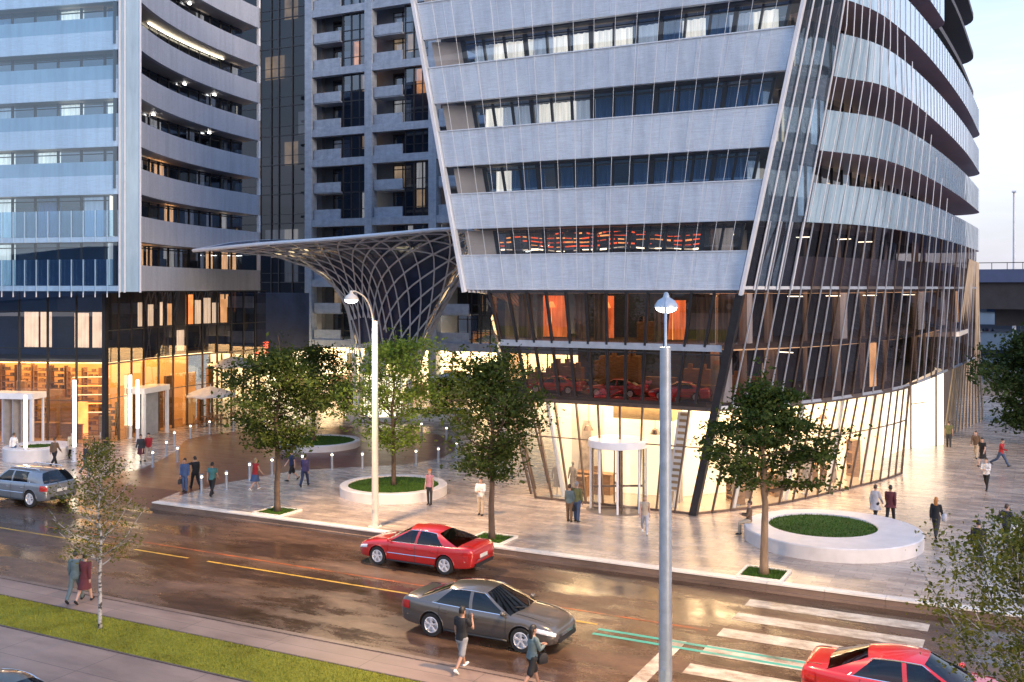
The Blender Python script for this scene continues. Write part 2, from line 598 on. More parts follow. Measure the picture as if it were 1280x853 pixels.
# ------------------------------------------------------------------ ground, roads, pavements
def structure(name, mb, mats):
    o = mb.build(name, mats)
    o['kind'] = 'structure'
    return o


def rect(x0, x1, y0, y1, z, mi=0, mb=None):
    mb = mb or MB()
    mb.quad((x0, y0, z), (x1, y0, z), (x1, y1, z), (x0, y1, z), mi)
    return mb


YK0, YK1 = 25.05, 36.45        # near and far edge of the carriageway
structure('ground', rect(-900, 900, -300, 1500, -0.6), pbr('earth', (0.10, 0.09, 0.08), 0.9, 0, 0.2, 0.05))
structure('road', rect(-260, 160, YK0, YK1 + 0.3, -0.30), MT['asphalt'])
structure('service_lane', rect(-260, 160, -6, 17.9, -0.30), MT['asphalt'])

# plaza with a tapering ramp where the brick drive meets the road
XM0, XM1 = -46.0, -38.6
pz = MB()
pz.prism([(-260, 36.75), (XM0, 36.75), (XM0, 39.2), (XM1 - 0.8, 39.2), (XM1, 36.75), (110, 36.75), (110, 240), (-260, 240)], -0.55, 0.0)
structure('plaza', pz, MT['plaza'])
dr = MB()
dr.quad((XM0, 36.6, -0.296), (XM1, 36.6, -0.296), (XM1 - 0.8, 39.2, 0.004), (XM0, 39.2, 0.004))
bnd = [(224, 620), (250, 612), (280, 604), (330, 595), (371, 588), (420, 585), (463, 583), (500, 581), (524, 578), (554, 572), (567, 564), (569, 556), (562, 548), (545, 543), (524, 540),
       (450, 533), (371, 534), (330, 537), (290, 540), (258, 544), (235, 549), (227, 555), (222, 563), (205, 573), (180, 585)]
poly = [G(u, v, 0.004) for u, v in bnd]
poly = [Vector((XM1 - 0.8, 39.2, 0.004))] + poly + [Vector((XM0, 41.0, 0.004)), Vector((XM0, 39.2, 0.004))]
dr.ring_fan(poly)
structure('brick_drive', dr, MT['brick'])

kb = MB()
for x0, x1 in ((-200, XM0), (XM1, 100)):
    x = x0
    while x < x1 - 0.01:
        e = min(x + 2.0, x1)
        kb.box(((x + e) / 2, 36.74, -0.008), (e - x - 0.012, 0.40, 0.056), mi=1)          # pale top stone
        kb.box(((x + e) / 2, 36.68, -0.17), (e - x - 0.006, 0.20, 0.268), mi=0)
        kb.box(((x + e) / 2, 36.50, -0.262), (e - x - 0.012, 0.16, 0.084), mi=0)
        x = e
k = structure('kerb', kb, [MT['kerb_stone'], MT['kerb_edge']])
kb = MB()
x = -200
while x < 100:
    kb.box((x + 1, 24.95, -0.20), (1.988, 0.2, 0.16)); x += 2.0
structure('near_kerb', kb, MT['kerb_stone'])
structure('sidewalk', rect(-200, 100, 23.5, 24.86, -0.15), MT['sidewalk'])
structure('verge', rect(-200, 100, 21.36, 23.5, -0.14), MT['grass'])
structure('footpath', rect(-200, 100, 17.8, 21.36, -0.15), MT['sidewalk'])
# low stone edging between verge and paths
ed = MB()
for y in (21.36, 23.5):
    ed.box((-50, y, -0.17), (300, 0.06, 0.09))
structure('verge_edging', ed, pbr('edging_stone', (0.09, 0.065, 0.055), 0.7, 0, 0.3, 1))

# unseen ridge, added to give the glass a dark horizon to mirror
hb = MB(); rg = random.Random(9)
rows = [[], []]
for k in range(121):
    a = R(6 + 290 * k / 120)
    h = 34 + 26 * mnoise.noise(Vector((k * .11, 1.3, 0))) + 10 * mnoise.noise(Vector((k * .45, 7.3, 0))) + (6 if (k // 3) % 4 == 0 else 0)
    x, y = math.sin(a), math.cos(a)
    rows[0].append((x * 420, y * 420, -.6)); rows[1].append((x * 470, y * 470, h))
rows.append([(x * 1.35, y * 1.35, h * .8) for x, y, h in rows[1]])
hb.grid(rows)
structure('added_hill_ring', hb, pbr('added_hill_tone', (.055, .08, .12), .9, 0, .3, .02))

# road markings and painted car light trails
mk = MB(); Z = -0.296
xs = [(-200, -36)] + [(-36 + i * 3.4, -36 + i * 3.4 + (3.4 if i % 2 == 0 or i > 3 else 2.5)) for i in range(8)]
for x0, x1 in ((-200, -34.2), (-33.2, -30.2), (-29.2, -12.6)):
    mk.quad((x0, 30.44, Z), (x1, 30.44, Z), (x1, 30.56, Z), (x0, 30.56, Z), 0)
structure('yellow_lane_marking', mk, MT['paint_yellow'])
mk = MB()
mk.quad((-40, 31.5, Z), (-9.3, 31.5, Z), (-9.3, 31.62, Z), (-40, 31.62, Z))  # car light trail painted flat on the road as an orange line
structure('orange_light_trail', mk, MT['trail_orange'])
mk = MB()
for y in (30.02, 29.55):  # car light trails painted flat on the road as teal lines
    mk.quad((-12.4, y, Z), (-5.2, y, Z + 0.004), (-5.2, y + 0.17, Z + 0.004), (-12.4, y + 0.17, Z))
structure('teal_light_trail', mk, MT['trail_teal'])
mk = MB()
for y in (35.0, 33.35, 31.6, 29.85, 28.15, 26.45):
    mk.quad((-8.9, y - 0.40, Z), (-3.1, y - 0.40, Z), (-3.1, y + 0.40, Z), (-8.9, y + 0.40, Z))
mk.quad((-10.0, 25.7, Z), (-9.55, 25.7, Z), (-9.55, 30.25, Z), (-10.0, 30.25, Z))
structure('crosswalk_marking', mk, MT['paint_white'])

# grass blades on the verge (nobody could count them)
rg = random.Random(5)
gb = MB()
for i in range(26000):
    x = rg.uniform(-34, -8); y = rg.uniform(21.41, 23.46)
    a = rg.uniform(0, PI); h = rg.uniform(0.03, 0.075); w = 0.012
    dx, dy = math.cos(a) * w, math.sin(a) * w
    lx, ly = rg.uniform(-.03, .03), rg.uniform(-.03, .03)
    gb.add([(x - dx, y - dy, -0.14), (x + dx, y + dy, -0.14), (x + lx, y + ly, -0.14 + h)], [(0, 1, 2)])
tag(gb.build('grass', MT['blade']), kind='stuff')

# ------------------------------------------------------------------ sky and light
w = bpy.data.worlds.new('World')
scene.world = w
w.use_nodes = True
nt = w.node_tree
bg = nt.nodes['Background']
sky = N(nt, 'TexSky', sky_type='NISHITA')
sky.sun_disc = False
SUN_EL, SUN_AZ = 15.0, 112.0             # azimuth measured clockwise from +Y
sky.sun_elevation = R(SUN_EL)
sky.sun_rotation = R(SUN_AZ)
sky.air_density = 1.0; sky.dust_density = 2.5; sky.ozone_density = 2.0
# thin dusk cloud veil over the clear sky
tc = N(nt, 'TexCoord')
mp = N(nt, 'Mapping'); mp.inputs['Scale'].default_value = (1.2, 1.2, 5.0)
nt.links.new(tc.outputs['Generated'], mp.inputs['Vector'])
cf = noise(nt, mp.outputs['Vector'], 2.2, 6, 0.6, 0.4)
veil = ramp(nt, cf, [(0.35, (0.55,) * 3), (0.7, (0.95,) * 3)])
sep = N(nt, 'SeparateXYZ'); nt.links.new(tc.outputs['Generated'], sep.inputs[0])
alt = ramp(nt, sep.outputs['Z'], [(0.0, (5.0, 4.9, 5.6)), (0.10, (5.6, 5.7, 6.7)), (0.30, (4.6, 5.9, 8.0)), (0.7, (2.5, 4.4, 8.4))])
nt.links.new(mixc(nt, veil, sky.outputs[0], alt), bg.inputs['Color'])
bg.inputs['Strength'].default_value = 0.092
sd = bpy.data.lights.new('sun', 'SUN')
sd.energy = 0.95; sd.angle = R(22); sd.color = (1.0, 0.70, 0.48)
so = bpy.data.objects.new('sun', sd); COL.objects.link(so)
az, el = R(SUN_AZ), R(SUN_EL)
sdir = Vector((math.sin(az) * math.cos(el), math.cos(az) * math.cos(el), math.sin(el)))
so.rotation_euler = sdir.to_track_quat('Z', 'Y').to_euler()
so.location = (60, 60, 60)
vs = scene.view_settings
vs.view_transform = 'Standard'; vs.look = 'None'; vs.exposure = 1.3; vs.gamma = 1.0
try: vs.use_curve_mapping = False
except Exception: pass
scene.render.engine = 'CYCLES'
# ------------------------------------------------------------------ right tower
def fR(Z): return Vector((-14.2 + 0.256 * Z, 46 - 0.16 * Z))
def fL(Z):
    if Z < 10.4: x = -22.3 + (-25.4 + 22.3) * Z / 10.4
    else: x = -25.4 - 0.11 * (Z - 10.4)
    return Vector((x, 46 - 0.16 * Z))
def fLg(Z): return Vector((-22.3 - 0.17 * Z, 46 - 0.16 * Z))
SB = [(-14.2, 46), (-11.6, 49.4), (-9.3, 54.5), (-6.9, 61.6), (-5.6, 74), (-4.3, 89)]
SU = [(-9.2, 42.9), (-7.4, 45.6), (-5.9, 49.2), (-5.0, 58.8), (-4.3, 74), (-4.1, 88)]
def side(Z, n=40, end=None):
    t = Z / 19.5
    pts = []
    for i, (b, u) in enumerate(zip(SB, SU)):
        tt = t if i == 0 else min(t, 1.0 if i > 1 else 1.12)
        pts.append(Vector((b[0] + (u[0] - b[0]) * tt, b[1] + (u[1] - b[1]) * tt, 0)))
    c = catmull(pts, n)
    if end: c = [p for p in c if p.y <= end]
    return [Vector((p.x, p.y)) for p in c]
def rounded_end(path, r=2.2):
    """curl the tail of a side path back into the building"""
    p = path[-1]; out = list(path)
    for k in range(1, 7):
        a = k / 6 * PI * 0.5
        out.append(Vector((p.x - r * (1 - math.cos(a)), p.y + r * math.sin(a) * 1.6)))
    out.append(Vector((p.x - r - 6, p.y + r * 1.6)))
    return out

RT = thing('office_tower', 'right-hand tower with pale bands, leaning white corner fins and a glowing glass shop below', 'tower', (-18, 52, 0))
FLOORS = [10.4, 13.4, 16.45, 19.5, 22.55, 25.6, 28.65, 31.7]
BH = 1.68

# slabs and core -----------------------------------------------------
def rt_poly(Z, inset=0.35, end=None):
    s = side(Z, 30)
    s = rounded_end(s)
    s = offset(s, inset)
    f = [fL(Z) + Vector((inset * 2.2, inset)), fR(Z) + Vector((-inset * .5, inset))]
    return [(p.x, p.y) for p in f] + [(p.x, p.y) for p in s[1:]] + [(-24, s[-1].y), (-26.0, 60)]
mb = MB()
for Z in FLOORS[1:]:
    mb.prism(rt_poly(Z, 0.45), Z - 0.02, Z + 0.32)
mb.prism(rt_poly(34.5, 0.45), 34.5, 34.9)
mb.prism([(fLg(5.1).x + .5, 46.2), (-13.6, 46.0), (-10.6, 50.0), (-8.6, 54.6), (-6.9, 61.4), (-6.2, 74), (-8, 88), (-24, 88), (-23.5, 60)], 4.95, 5.25)
mb.prism([(fLg(7.8).x + .5, 45.7), (-12.8, 45.6), (-9.6, 50.0), (-7.9, 54.6), (-6.5, 61.4), (-5.9, 74), (-8, 88), (-24, 88), (-24, 60)], 7.7, 7.9)
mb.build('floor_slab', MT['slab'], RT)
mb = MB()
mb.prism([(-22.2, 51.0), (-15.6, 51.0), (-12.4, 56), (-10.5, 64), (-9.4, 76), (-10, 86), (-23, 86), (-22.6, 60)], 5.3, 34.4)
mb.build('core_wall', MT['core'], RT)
mb = MB()      # underside of the lowest band floor, dark soffit
mb.prism(rt_poly(10.4, 0.3), 10.32, 10.62)
mb.build('lower_soffit', MT['soffit_pale'], RT)

# front bands ---------------------------------------------------------
rr = random.Random(3)
for i, Z in enumerate(FLOORS):
    mb = MB()
    z1 = Z + BH
    p0 = [fL(Z) + Vector((0.12, -0.05)), fR(Z) + Vector((-0.1, -0.05))]
    p1 = [fL(z1) + Vector((0.12, -0.05)), fR(z1) + Vector((-0.1, -0.05))]
    p0 = along([Vector((*p, 0)) for p in p0], n=13); p1 = along([Vector((*p, 0)) for p in p1], n=13)
    p0 = [Vector(p[:2]) for p in p0]; p1 = [Vector(p[:2]) for p in p1]
    mb.band(p0, Z, p1, z1, 0.28)
    # panel joints and a slim cap rail, standing proud of the band
    for a, c in zip(p0[1:-1], p1[1:-1]):
        mb.beam((a.x, a.y - 0.006, Z + .02), (c.x, c.y - 0.006, z1 - .02), 0.02, 0.014, 1)
    mb.beam((p1[0].x, p1[0].y + .1, z1 + .02), (p1[-1].x, p1[-1].y + .1, z1 + .02), 0.3, 0.05, 1)
    if i == 1:
        mb.beam((p0[0].x, p0[0].y - 0.012, Z + .5), (p0[-1].x, p0[-1].y - 0.012, Z + .5), 0.02, 0.035, 1)
    mb.build('front_band', [MT['band_white'], MT['white_metal']], RT)

# front windows -------------------------------------------------------
def wavy(mb, a, b, z0, z1, amp=0.07, per=0.32, mi=0):
    a = Vector(a); b = Vector(b)
    L = (b - a).length; n = max(4, int(L / per * 4))
    t = (b - a) / L; nrm = Vector((-t.y, t.x))
    rows = [[], []]
    for k in range(n + 1):
        s = L * k / n
        o = nrm * (amp * math.sin(s / per * 2 * PI) + 0.03 * math.sin(s * 5.1))
        p = a + t * s + o
        rows[0].append((p.x, p.y, z0)); rows[1].append((p.x, p.y, z1))
    mb.grid(rows, mi)

KIND = {0: 'DDDDDDDDDDDDDK', 1: 'CBBDBBBDBBBBBB', 2: 'CCCCCCBBBBBBBB', 3: 'CCCCCCCCCBCBCC', 4: 'CCBBCCCCBCBBCB', 5: 'CCBBCCBBBBCBBB', 6: 'DDBBCCDDDDBBDD', 7: 'DDBBCCDDDDBBDD'}
for i, Z in enumerate(FLOORS[:-1]):
    zb, zt = Z + 0.34, FLOORS[i + 1] - 0.06
    rec = 0.95
    xa0, xa1 = fL(zb) + Vector((1.75, rec)), fR(zb) + Vector((-0.75, rec))
    xb0, xb1 = fL(zt) + Vector((1.75, rec)), fR(zt) + Vector((-0.75, rec))
    nW = 14
    for k in range(nW):
        a0 = xa0.lerp(xa1, k / nW); a1 = xa0.lerp(xa1, (k + 1) / nW)
        b0 = xb0.lerp(xb1, k / nW); b1 = xb0.lerp(xb1, (k + 1) / nW)
        fr = MB()
        def P(q, z, dy=0): return Vector((q.x, q.y + dy, z))
        fr.beam(P(a0, zb), P(b0, zt), 0.10 if k % 3 else 0.2, 0.14)
        fr.beam(P(b0, zt - .16), P(b1, zt - .16), 0.12, 0.06)
        if k == nW - 1: fr.beam(P(a1, zb), P(b1, zt), 0.12, 0.14)
        w_ = fr.build('window', MT['dark_metal'], RT)
        g = MB(); g.quad(P(a0, zb), P(a1, zb), P(b1, zt), P(b0, zt))
        g.build('pane', MT['glass_front'] if i > 0 else MT['glass_dark'], w_)
        kd = KIND[i][k]
        if kd in 'CBK':
            c = MB()
            part_w = 1.0 if kd != 'C' else rr.choice([1.0, 1.0, 0.8, 1.0])
            wavy(c, P(a0, 0, .28)[:2], P(a0.lerp(a1, part_w), 0, .28)[:2], zb, zt - .1)
            c.build('curtain', {'C': MT['curtain'] if rr.random() < .7 else MT['curtain_dim'], 'B': MT['curtain_blue'], 'K': MT['curtain_dim']}[kd], w_)
        if kd in 'O':
            c = MB()
            m_ = a0.lerp(a1, .5)
            c.box((m_.x, m_.y + 2.4, zb + 1.2), (1.15, .1, 1.9))
            c.build('lit_room_wall', MT['warm_room'], w_)
    # beige end wall on the left
    e = MB()
    e.hexa([P(fL(zb) + Vector((.35, .32)), zb), P(xa0, zb), P(xa0 + Vector((0, .2)), zb), P(fL(zb) + Vector((.35, .6)), zb)],
           [P(fL(zt) + Vector((.35, .32)), zt), P(xb0, zt), P(xb0 + Vector((0, .2)), zt), P(fL(zt) + Vector((.35, .6)), zt)])
    e.build('end_wall', MT['beige_wall'], RT)
# reflected road light trails, built as glowing strips behind the second band row
for r_ in range(5):
    mb = MB()
    zz = 12.35 + r_ * 0.2
    x0, x1 = (-24.6, -13.6) if r_ < 4 else (-21, -16)
    pts = [Vector((x0 + (x1 - x0) * k / 24, 45.5, zz + 0.03 * math.sin(k * 1.3 + r_) + .06 * math.sin(k * .5))) for k in range(25)]
    for k in range(24):
        if rr.random() < .82:
            mb.beam(pts[k], pts[k] + (pts[k + 1] - pts[k]) * rr.uniform(.6, 1), 0.05, rr.uniform(.03, .08), rr.choice([0, 0, 1]))
    mb.build('trail_reflection', [MT['trail_reflect_red'], MT['orange_glow']] if r_ else [MT['tube_glow'], MT['curtain']], RT)

# corner fins ---------------------------------------------------------
mb = MB()
mb.beam((*(fL(10.3) + Vector((0, -.1))), 10.3), (*(fL(36) + Vector((0, -.1))), 36), 0.17, 0.36)
mb.build('corner_fin', MT['white_metal'], RT)
mb = MB()
mb.beam((*(fR(10.2) + Vector((0.06, -.1))), 10.2), (*(fR(36) + Vector((.06, -.1))), 36), 0.13, 0.36)
mb.build('corner_fin', MT['white_metal'], RT)
mb = MB()
mb.beam((*(fR(0) + Vector((0, -.02))), 0), (*(fR(10.2) + Vector((0.0, -.02))), 10.2), 0.34, 0.4)
mb.build('corner_post', MT['dark_metal'], RT)

# slatted soffit corner under the left end ----------------------------
mb = MB()
for k in range(11):
    t = k / 10
    a = Vector((-25.1 + 1.5 * t, 44.4 + .3 * t, 10.36 - .02))
    b = Vector((-24.9 + 1.9 * t, 46.2, 10.3 - 1.0 * t))
    mb.beam((-25.2 + .22 * k, 44.35 + .05 * k, 10.33), (-25.1 + .22 * k, 46.0, 10.33 - .09 * k), 0.09, 0.12)
mb.build('soffit_slat', MT['white_metal'], RT)
# lower front glazing (two dark storeys over the lit shop) --------------
def front_glass(z0, z1, n, name, gm, fm, mulw, trans=None, skip=()):
    a0, a1, b0, b1 = fLg(z0) , fR(z0) + Vector((-.15, 0)), fLg(z1), fR(z1) + Vector((-.15, 0))
    for k in range(n):
        p = [a0.lerp(a1, k / n), a0.lerp(a1, (k + 1) / n), b0.lerp(b1, k / n), b0.lerp(b1, (k + 1) / n)]
        Q = lambda q, z, dy=0: Vector((q.x, q.y + dy, z))
        fr = MB()
        fr.beam(Q(p[0], z0), Q(p[2], z1), mulw, 0.16)
        for tz in (trans or []):
            t = (tz - z0) / (z1 - z0)
            fr.beam(Q(p[0].lerp(p[2], t), tz), Q(p[1].lerp(p[3], t), tz), 0.1, 0.06)
        fr.beam(Q(p[2], z1 - .05), Q(p[3], z1 - .05), 0.12, 0.1)
        w_ = fr.build(name, fm, RT)
        if k in skip: continue
        g = MB(); g.quad(Q(p[0], z0, .05), Q(p[1], z0, .05), Q(p[3], z1, .05), Q(p[2], z1, .05))
        g.build('pane', gm, w_)
front_glass(7.85, 10.35, 12, 'glass_panel', MT['glass_dark'], MT['dark_metal'], 0.11)
front_glass(5.25, 7.75, 12, 'glass_panel', MT['glass_dark'], MT['dark_metal'], 0.11, [7.5])
# a steel spandrel between those storeys
mb = MB(); z = 7.8
mb.beam((*fLg(z) + Vector((0, -.03)), z), (*fR(z) + Vector((-.3, -.03)), z), 0.1, 0.3)
mb.build('spandrel', MT['grey_metal'], RT)
# lamps, curtains and fittings behind the dark glass
for z, n_ in ((7.66, 'added_lounge_fill'), (10.24, 'added_lounge_fill')):  # unseen glowing ceilings, added to brighten the rooms behind the glass
    mb = MB(); f0, f1 = fLg(z), fR(z)
    mb.quad((f0.x + .6, f0.y + 1.2, z), (f1.x - .6, f1.y + 1.2, z), (f1.x - .6, 50.6, z), (f0.x + .6, 50.6, z))
    mb.build(n_, emit('added_fill_glow', (1.0, .62, .34), .55, .8, .9) if 'added_fill_glow' not in bpy.data.materials else bpy.data.materials['added_fill_glow'], RT)
rr = random.Random(8)
for z, h in ((5.3, 2.3), (7.95, 2.25)):
    f0, f1 = fLg(z + 1.2), fR(z + 1.2)
    for k in range(12):
        t = rr.random()
        a = f0.lerp(f1, k / 12) + Vector((.1, .45)); c = f0.lerp(f1, (k + rr.uniform(.3, .95)) / 12) + Vector((.1, .45))
        if t < .34 and z > 6:
            mb = MB(); wavy(mb, a, c, z + .05, z + h, .05, .26)
            mb.build('curtain', pbr('taupe_curtain', (.34, .27, .22), .85, 0, .3, 2, stretch=(3, 3, .2)) if 'taupe_curtain' not in bpy.data.materials else bpy.data.materials['taupe_curtain'], RT)
        elif t < .6:
            mb = MB(); y = a.y + rr.uniform(1.5, 3.4); w_ = rr.uniform(.8, 1.7); hh = rr.uniform(.8, 1.9)
            mb.box((a.x + .8, y, z + hh / 2), (w_, .45, hh))
            for q in range(2): mb.box((a.x + .8 + rr.uniform(-.4, .4), y - .1, z + hh + .12), (.2, .2, .24))
            mb.build('cabinet', MT['wood'], RT)
        elif t < .72:
            mb = MB(); mb.tube([(a.x + .5, a.y + 1.6, z + h - .05), (a.x + .5, a.y + 1.6, z + h - .6)], .01, 4); mb.lathe([(.05, .2), (.2, 0), (0, .02)], (a.x + .5, a.y + 1.6, z + h - .8), 12)
            mb.build('pendant_lamp', MT['orange_glow'], RT)
for x, z, w_, h in ((-22.0, 8.0, 1.3, 2.1), (-19.0, 8.0, .5, 2.1), (-15.6, 8.0, 1.1, 1.9)):
    mb = MB(); wavy(mb, (x - w_ / 2, 47.6), (x + w_ / 2, 47.6), z, z + h, .07, .3); mb.build('lit_curtain', bpy.data.materials.get('ember_curtain') or emit('ember_curtain', (1.0, .30, .11), .26, .75, 1.3, (2.5, 2.5, .7)), RT)
    mb = MB(); mb.lathe([(.08, .3), (.2, .05), (.2, 0), (0, 0)], (x, 47.2, z + 1.5), 14); mb.tube([(x, 47.2, z), (x, 47.2, z + 1.5)], .02, 5); mb.build('floor_lamp', MT['orange_glow'], RT)

# the lit shop ---------------------------------------------------------
SH = 5.0
def pl(p, z): return (p.x, p.y, z)
shop_back = [Vector((-22.6, 49.3)), Vector((-16.2, 49.3)), Vector((-13.6, 52.6)), Vector((-11.9, 56.6)), Vector((-10.4, 61.0)), Vector((-8.0, 62.0))]
mb = MB(); mb.grid([[pl(p, 0.02) for p in shop_back], [pl(p, SH - .06) for p in shop_back]])
mb.build('shop_back_wall', MT['shop_wall'], RT)
mb = MB(); mb.ring_fan([pl(p, SH - .08) for p in [fLg(0) + Vector((.2, .4)), Vector((-14.2, 46.4)), Vector((-11.8, 49.8)), Vector((-9.5, 54.8)), Vector((-7.3, 61.2))] + shop_back[::-1][1:]], flip=True)
mb.build('shop_ceiling', MT['shop_ceiling'], RT)
mb = MB(); mb.ring_fan([pl(p, 0.012) for p in [fLg(0) + Vector((.2, .2)), Vector((-14.2, 46.2)), Vector((-11.7, 49.6)), Vector((-9.4, 54.6)), Vector((-7.0, 61.4))] + shop_back[::-1][1:]])
mb.build('shop_floor', pbr('shop_floor', (.34, 0.30, 0.25), 0.25, 0, 0.1, 0.6), RT)
# front bay: skip the two panes behind the revolving door
a0, a1 = fLg(0), fR(0)
nF = 9
for k in range(nF):
    f0, f1 = k / nF, (k + 1) / nF
    b0, b1 = fLg(SH), fR(SH) + Vector((-.1, 0))
    p = [a0.lerp(a1, f0), a0.lerp(a1, f1), b0.lerp(b1, f0), b0.lerp(b1, f1)]
    Q = lambda q, z, dy=0: Vector((q.x, q.y + dy, z))
    fr = MB()
    fr.beam(Q(p[0], 0), Q(p[2], SH), 0.07, 0.14)
    fr.beam(Q(p[0].lerp(p[2], .64), 3.2), Q(p[1].lerp(p[3], .64), 3.2), 0.07, 0.05)
    fr.beam(Q(p[2], SH), Q(p[3], SH), 0.12, 0.16)
    fr.beam(Q(p[0], 0.06), Q(p[1], 0.06), 0.1, 0.1)
    w_ = fr.build('shop_window', MT['bronze'], RT)
    g = MB()
    zlow = 3.1 if k in (3, 4, 5) else 0
    t = zlow / SH
    g.quad(Q(p[0].lerp(p[2], t), zlow, .04), Q(p[1].lerp(p[3], t), zlow, .04), Q(p[3], SH, .04), Q(p[2], SH, .04))
    g.build('pane', MT['glass_clear'], w_)
# curved return on the left of the shop
lp0 = [Vector(p) for p in ((-22.3, 46), (-23.0, 46.9), (-23.4, 48.2), (-23.5, 50))]
mb = MB(); mb.grid([[pl(p, 0) for p in lp0], [pl(p + Vector((-.85, -.8)), SH) for p in lp0]], flip=True)
o = mb.build('side_glass', MT['glass_clear'], RT)
mb = MB()
for p in lp0: mb.beam(pl(p, 0), pl(p + Vector((-.87, -.82)), SH), .08, .12)
mb.build('mullion', MT['bronze'], o)
mb = MB(); mb.grid([[pl(p + Vector((-.85, -.8)), SH) for p in lp0], [pl(p + Vector((-1.8, -1.66)), 10.35) for p in lp0]], flip=True)
o = mb.build('side_glass', MT['glass_dark'], RT)
# right side of the shop
Zs0, Zs1 = side(0, 60, 61.7), side(SH, 60, 61.7)
n = 17
q0 = along([Vector((*p, 0)) for p in Zs0], n=n); q1 = along([Vector((*p, 0)) for p in Zs1], n=n)
for k in range(n):
    A = Vector((q0[k].x, q0[k].y, 0)); B = Vector((q0[k + 1].x, q0[k + 1].y, 0))
    Cc = Vector((q1[k + 1].x, q1[k + 1].y, SH)); D = Vector((q1[k].x, q1[k].y, SH))
    fr = MB()
    fr.beam(A, D, 0.09, 0.16)
    if k == n - 1: fr.beam(B, Cc, .12, .16)
    fr.beam(D, Cc, .1, .14); fr.beam(A + Vector((0, 0, .06)), B + Vector((0, 0, .06)), .1, .1)
    fr.beam(A.lerp(D, .62), B.lerp(Cc, .62), .06, .06)
    w_ = fr.build('shop_window', MT['bronze'], RT)
    g = MB(); g.quad(A, B, Cc, D); g.build('pane', MT['glass_clear'], w_)
# displays inside the shop
rr = random.Random(21)
for (x, y, wd, h, m) in [(-20.6, 47.6, .9, 1.0, 'wood'), (-15.8, 48.4, .5, 2.6, 'beige_wall'), (-13.2, 49.6, 1.2, .9, 'wood'), (-12.0, 52.4, 1.4, 1.1, 'wood'), (-11.0, 55.2, .8, 1.9, 'beige_wall'), (-10.2, 57.4, .9, .9, 'wood'), (-13.0, 50.9, .4, 2.2, 'bronze'), (-9.2, 59.6, .7, 2.0, 'wood')]:
    mb = MB()
    mb.box((x, y, .06), (wd, .5, .12), rz=-.9 if x > -15 else 0)
    for s in range(1, 4):
        mb.box((x, y, h * s / 3), (wd, .5, .05), rz=-.9 if x > -15 else 0)
    c_, s_ = (math.cos(-.9), math.sin(-.9)) if x > -15 else (1, 0)
    for sg in (-1, 1):
        mb.box((x + sg * (wd / 2 - .03) * c_, y + sg * (wd / 2 - .03) * s_, h / 2), (.05, .48, h), rz=-.9 if x > -15 else 0)
    mb.build('display_rack', MT[m], RT)
# pale hanging banner with a column of marks
mb = MB()
mb.hexa([(-15.6, 46.5, .9), (-15.1, 46.5, .9), (-15.1, 46.54, .9), (-15.6, 46.54, .9)], [(-15.1, 46.5, 4.7), (-14.5, 46.5, 4.7), (-14.5, 46.54, 4.7), (-15.1, 46.54, 4.7)])
bn = mb.build('banner', MT['canvas'], RT)
mb = MB()
for k in range(13):
    t = (k + .5) / 13
    mb.box((-15.35 + .55 * t, 46.485, .9 + 3.8 * t), (.34, .01, .13))
mb.build('banner_marks', pbr('banner_ink', (.36, .24, .12), .7), bn)
# raised display shelf box seen through the glass above the door
mb = MB(); mb.box((-17.0, 47.6, 4.5), (3.0, 1.6, .7)); mb.build('bulkhead', pbr('bulkhead_tan', (.40, .28, .14), .6), RT)

# white raking columns, pendant lamps and counters inside the shop
for x, y, dx in ((-21.2, 47.0, -.7), (-15.5, 47.2, .9), (-13.0, 48.4, 1.1), (-11.2, 51.4, 1.0), (-9.8, 54.9, .9), (-8.6, 58.4, .8)):
    mb = MB(); mb.tube([(x, y, 0), (x + dx, y - .5, SH)], .13, 12); mb.build('raking_column', MT['white_metal'], RT)
for x, y in ((-20.4, 48.2), (-16.9, 48.4), (-14.4, 49.8), (-12.8, 52.4), (-11.6, 55.2), (-10.6, 58.2)):
    mb = MB(); mb.tube([(x, y, SH - .1), (x, y, 3.5)], .012, 5); mb.lathe([(.03, .3), (.16, .22), (.26, 0), (0, .04)], (x, y, 3.25), 16); mb.build('pendant_lamp', MT['bronze'], RT)
for x, y, a in ((-20.2, 48.6, 0), (-12.6, 53.4, -1.1), (-11.2, 57.0, -1.1)):
    mb = MB(); mb.box((x, y, .5), (1.9, .6, 1.0), rz=a); mb.box((x, y, 1.03), (2.1, .75, .06), rz=a); mb.box((x, y, 1.22), (.4, .05, .32), rz=a + .3); mb.build('counter', MT['wood'], RT)
# large pale fashion poster on the back wall: grey cloaked shape on cream
mb = MB(); mb.box((-20.9, 49.2, 2.6), (1.7, .05, 3.6)); po = mb.build('poster', pbr('poster_paper', (.62, .58, .50), .7, 0, .05, 2), RT)
mb = MB(); mb.hexa([(-21.4, 49.15, 1.0), (-20.5, 49.15, 1.0), (-20.5, 49.165, 1.0), (-21.4, 49.165, 1.0)], [(-21.1, 49.15, 3.6), (-20.7, 49.15, 3.6), (-20.7, 49.165, 3.6), (-21.1, 49.165, 3.6)]); mb.build('poster_print', pbr('poster_ink', (.33, .29, .25), .7, 0, .4, 3), po)

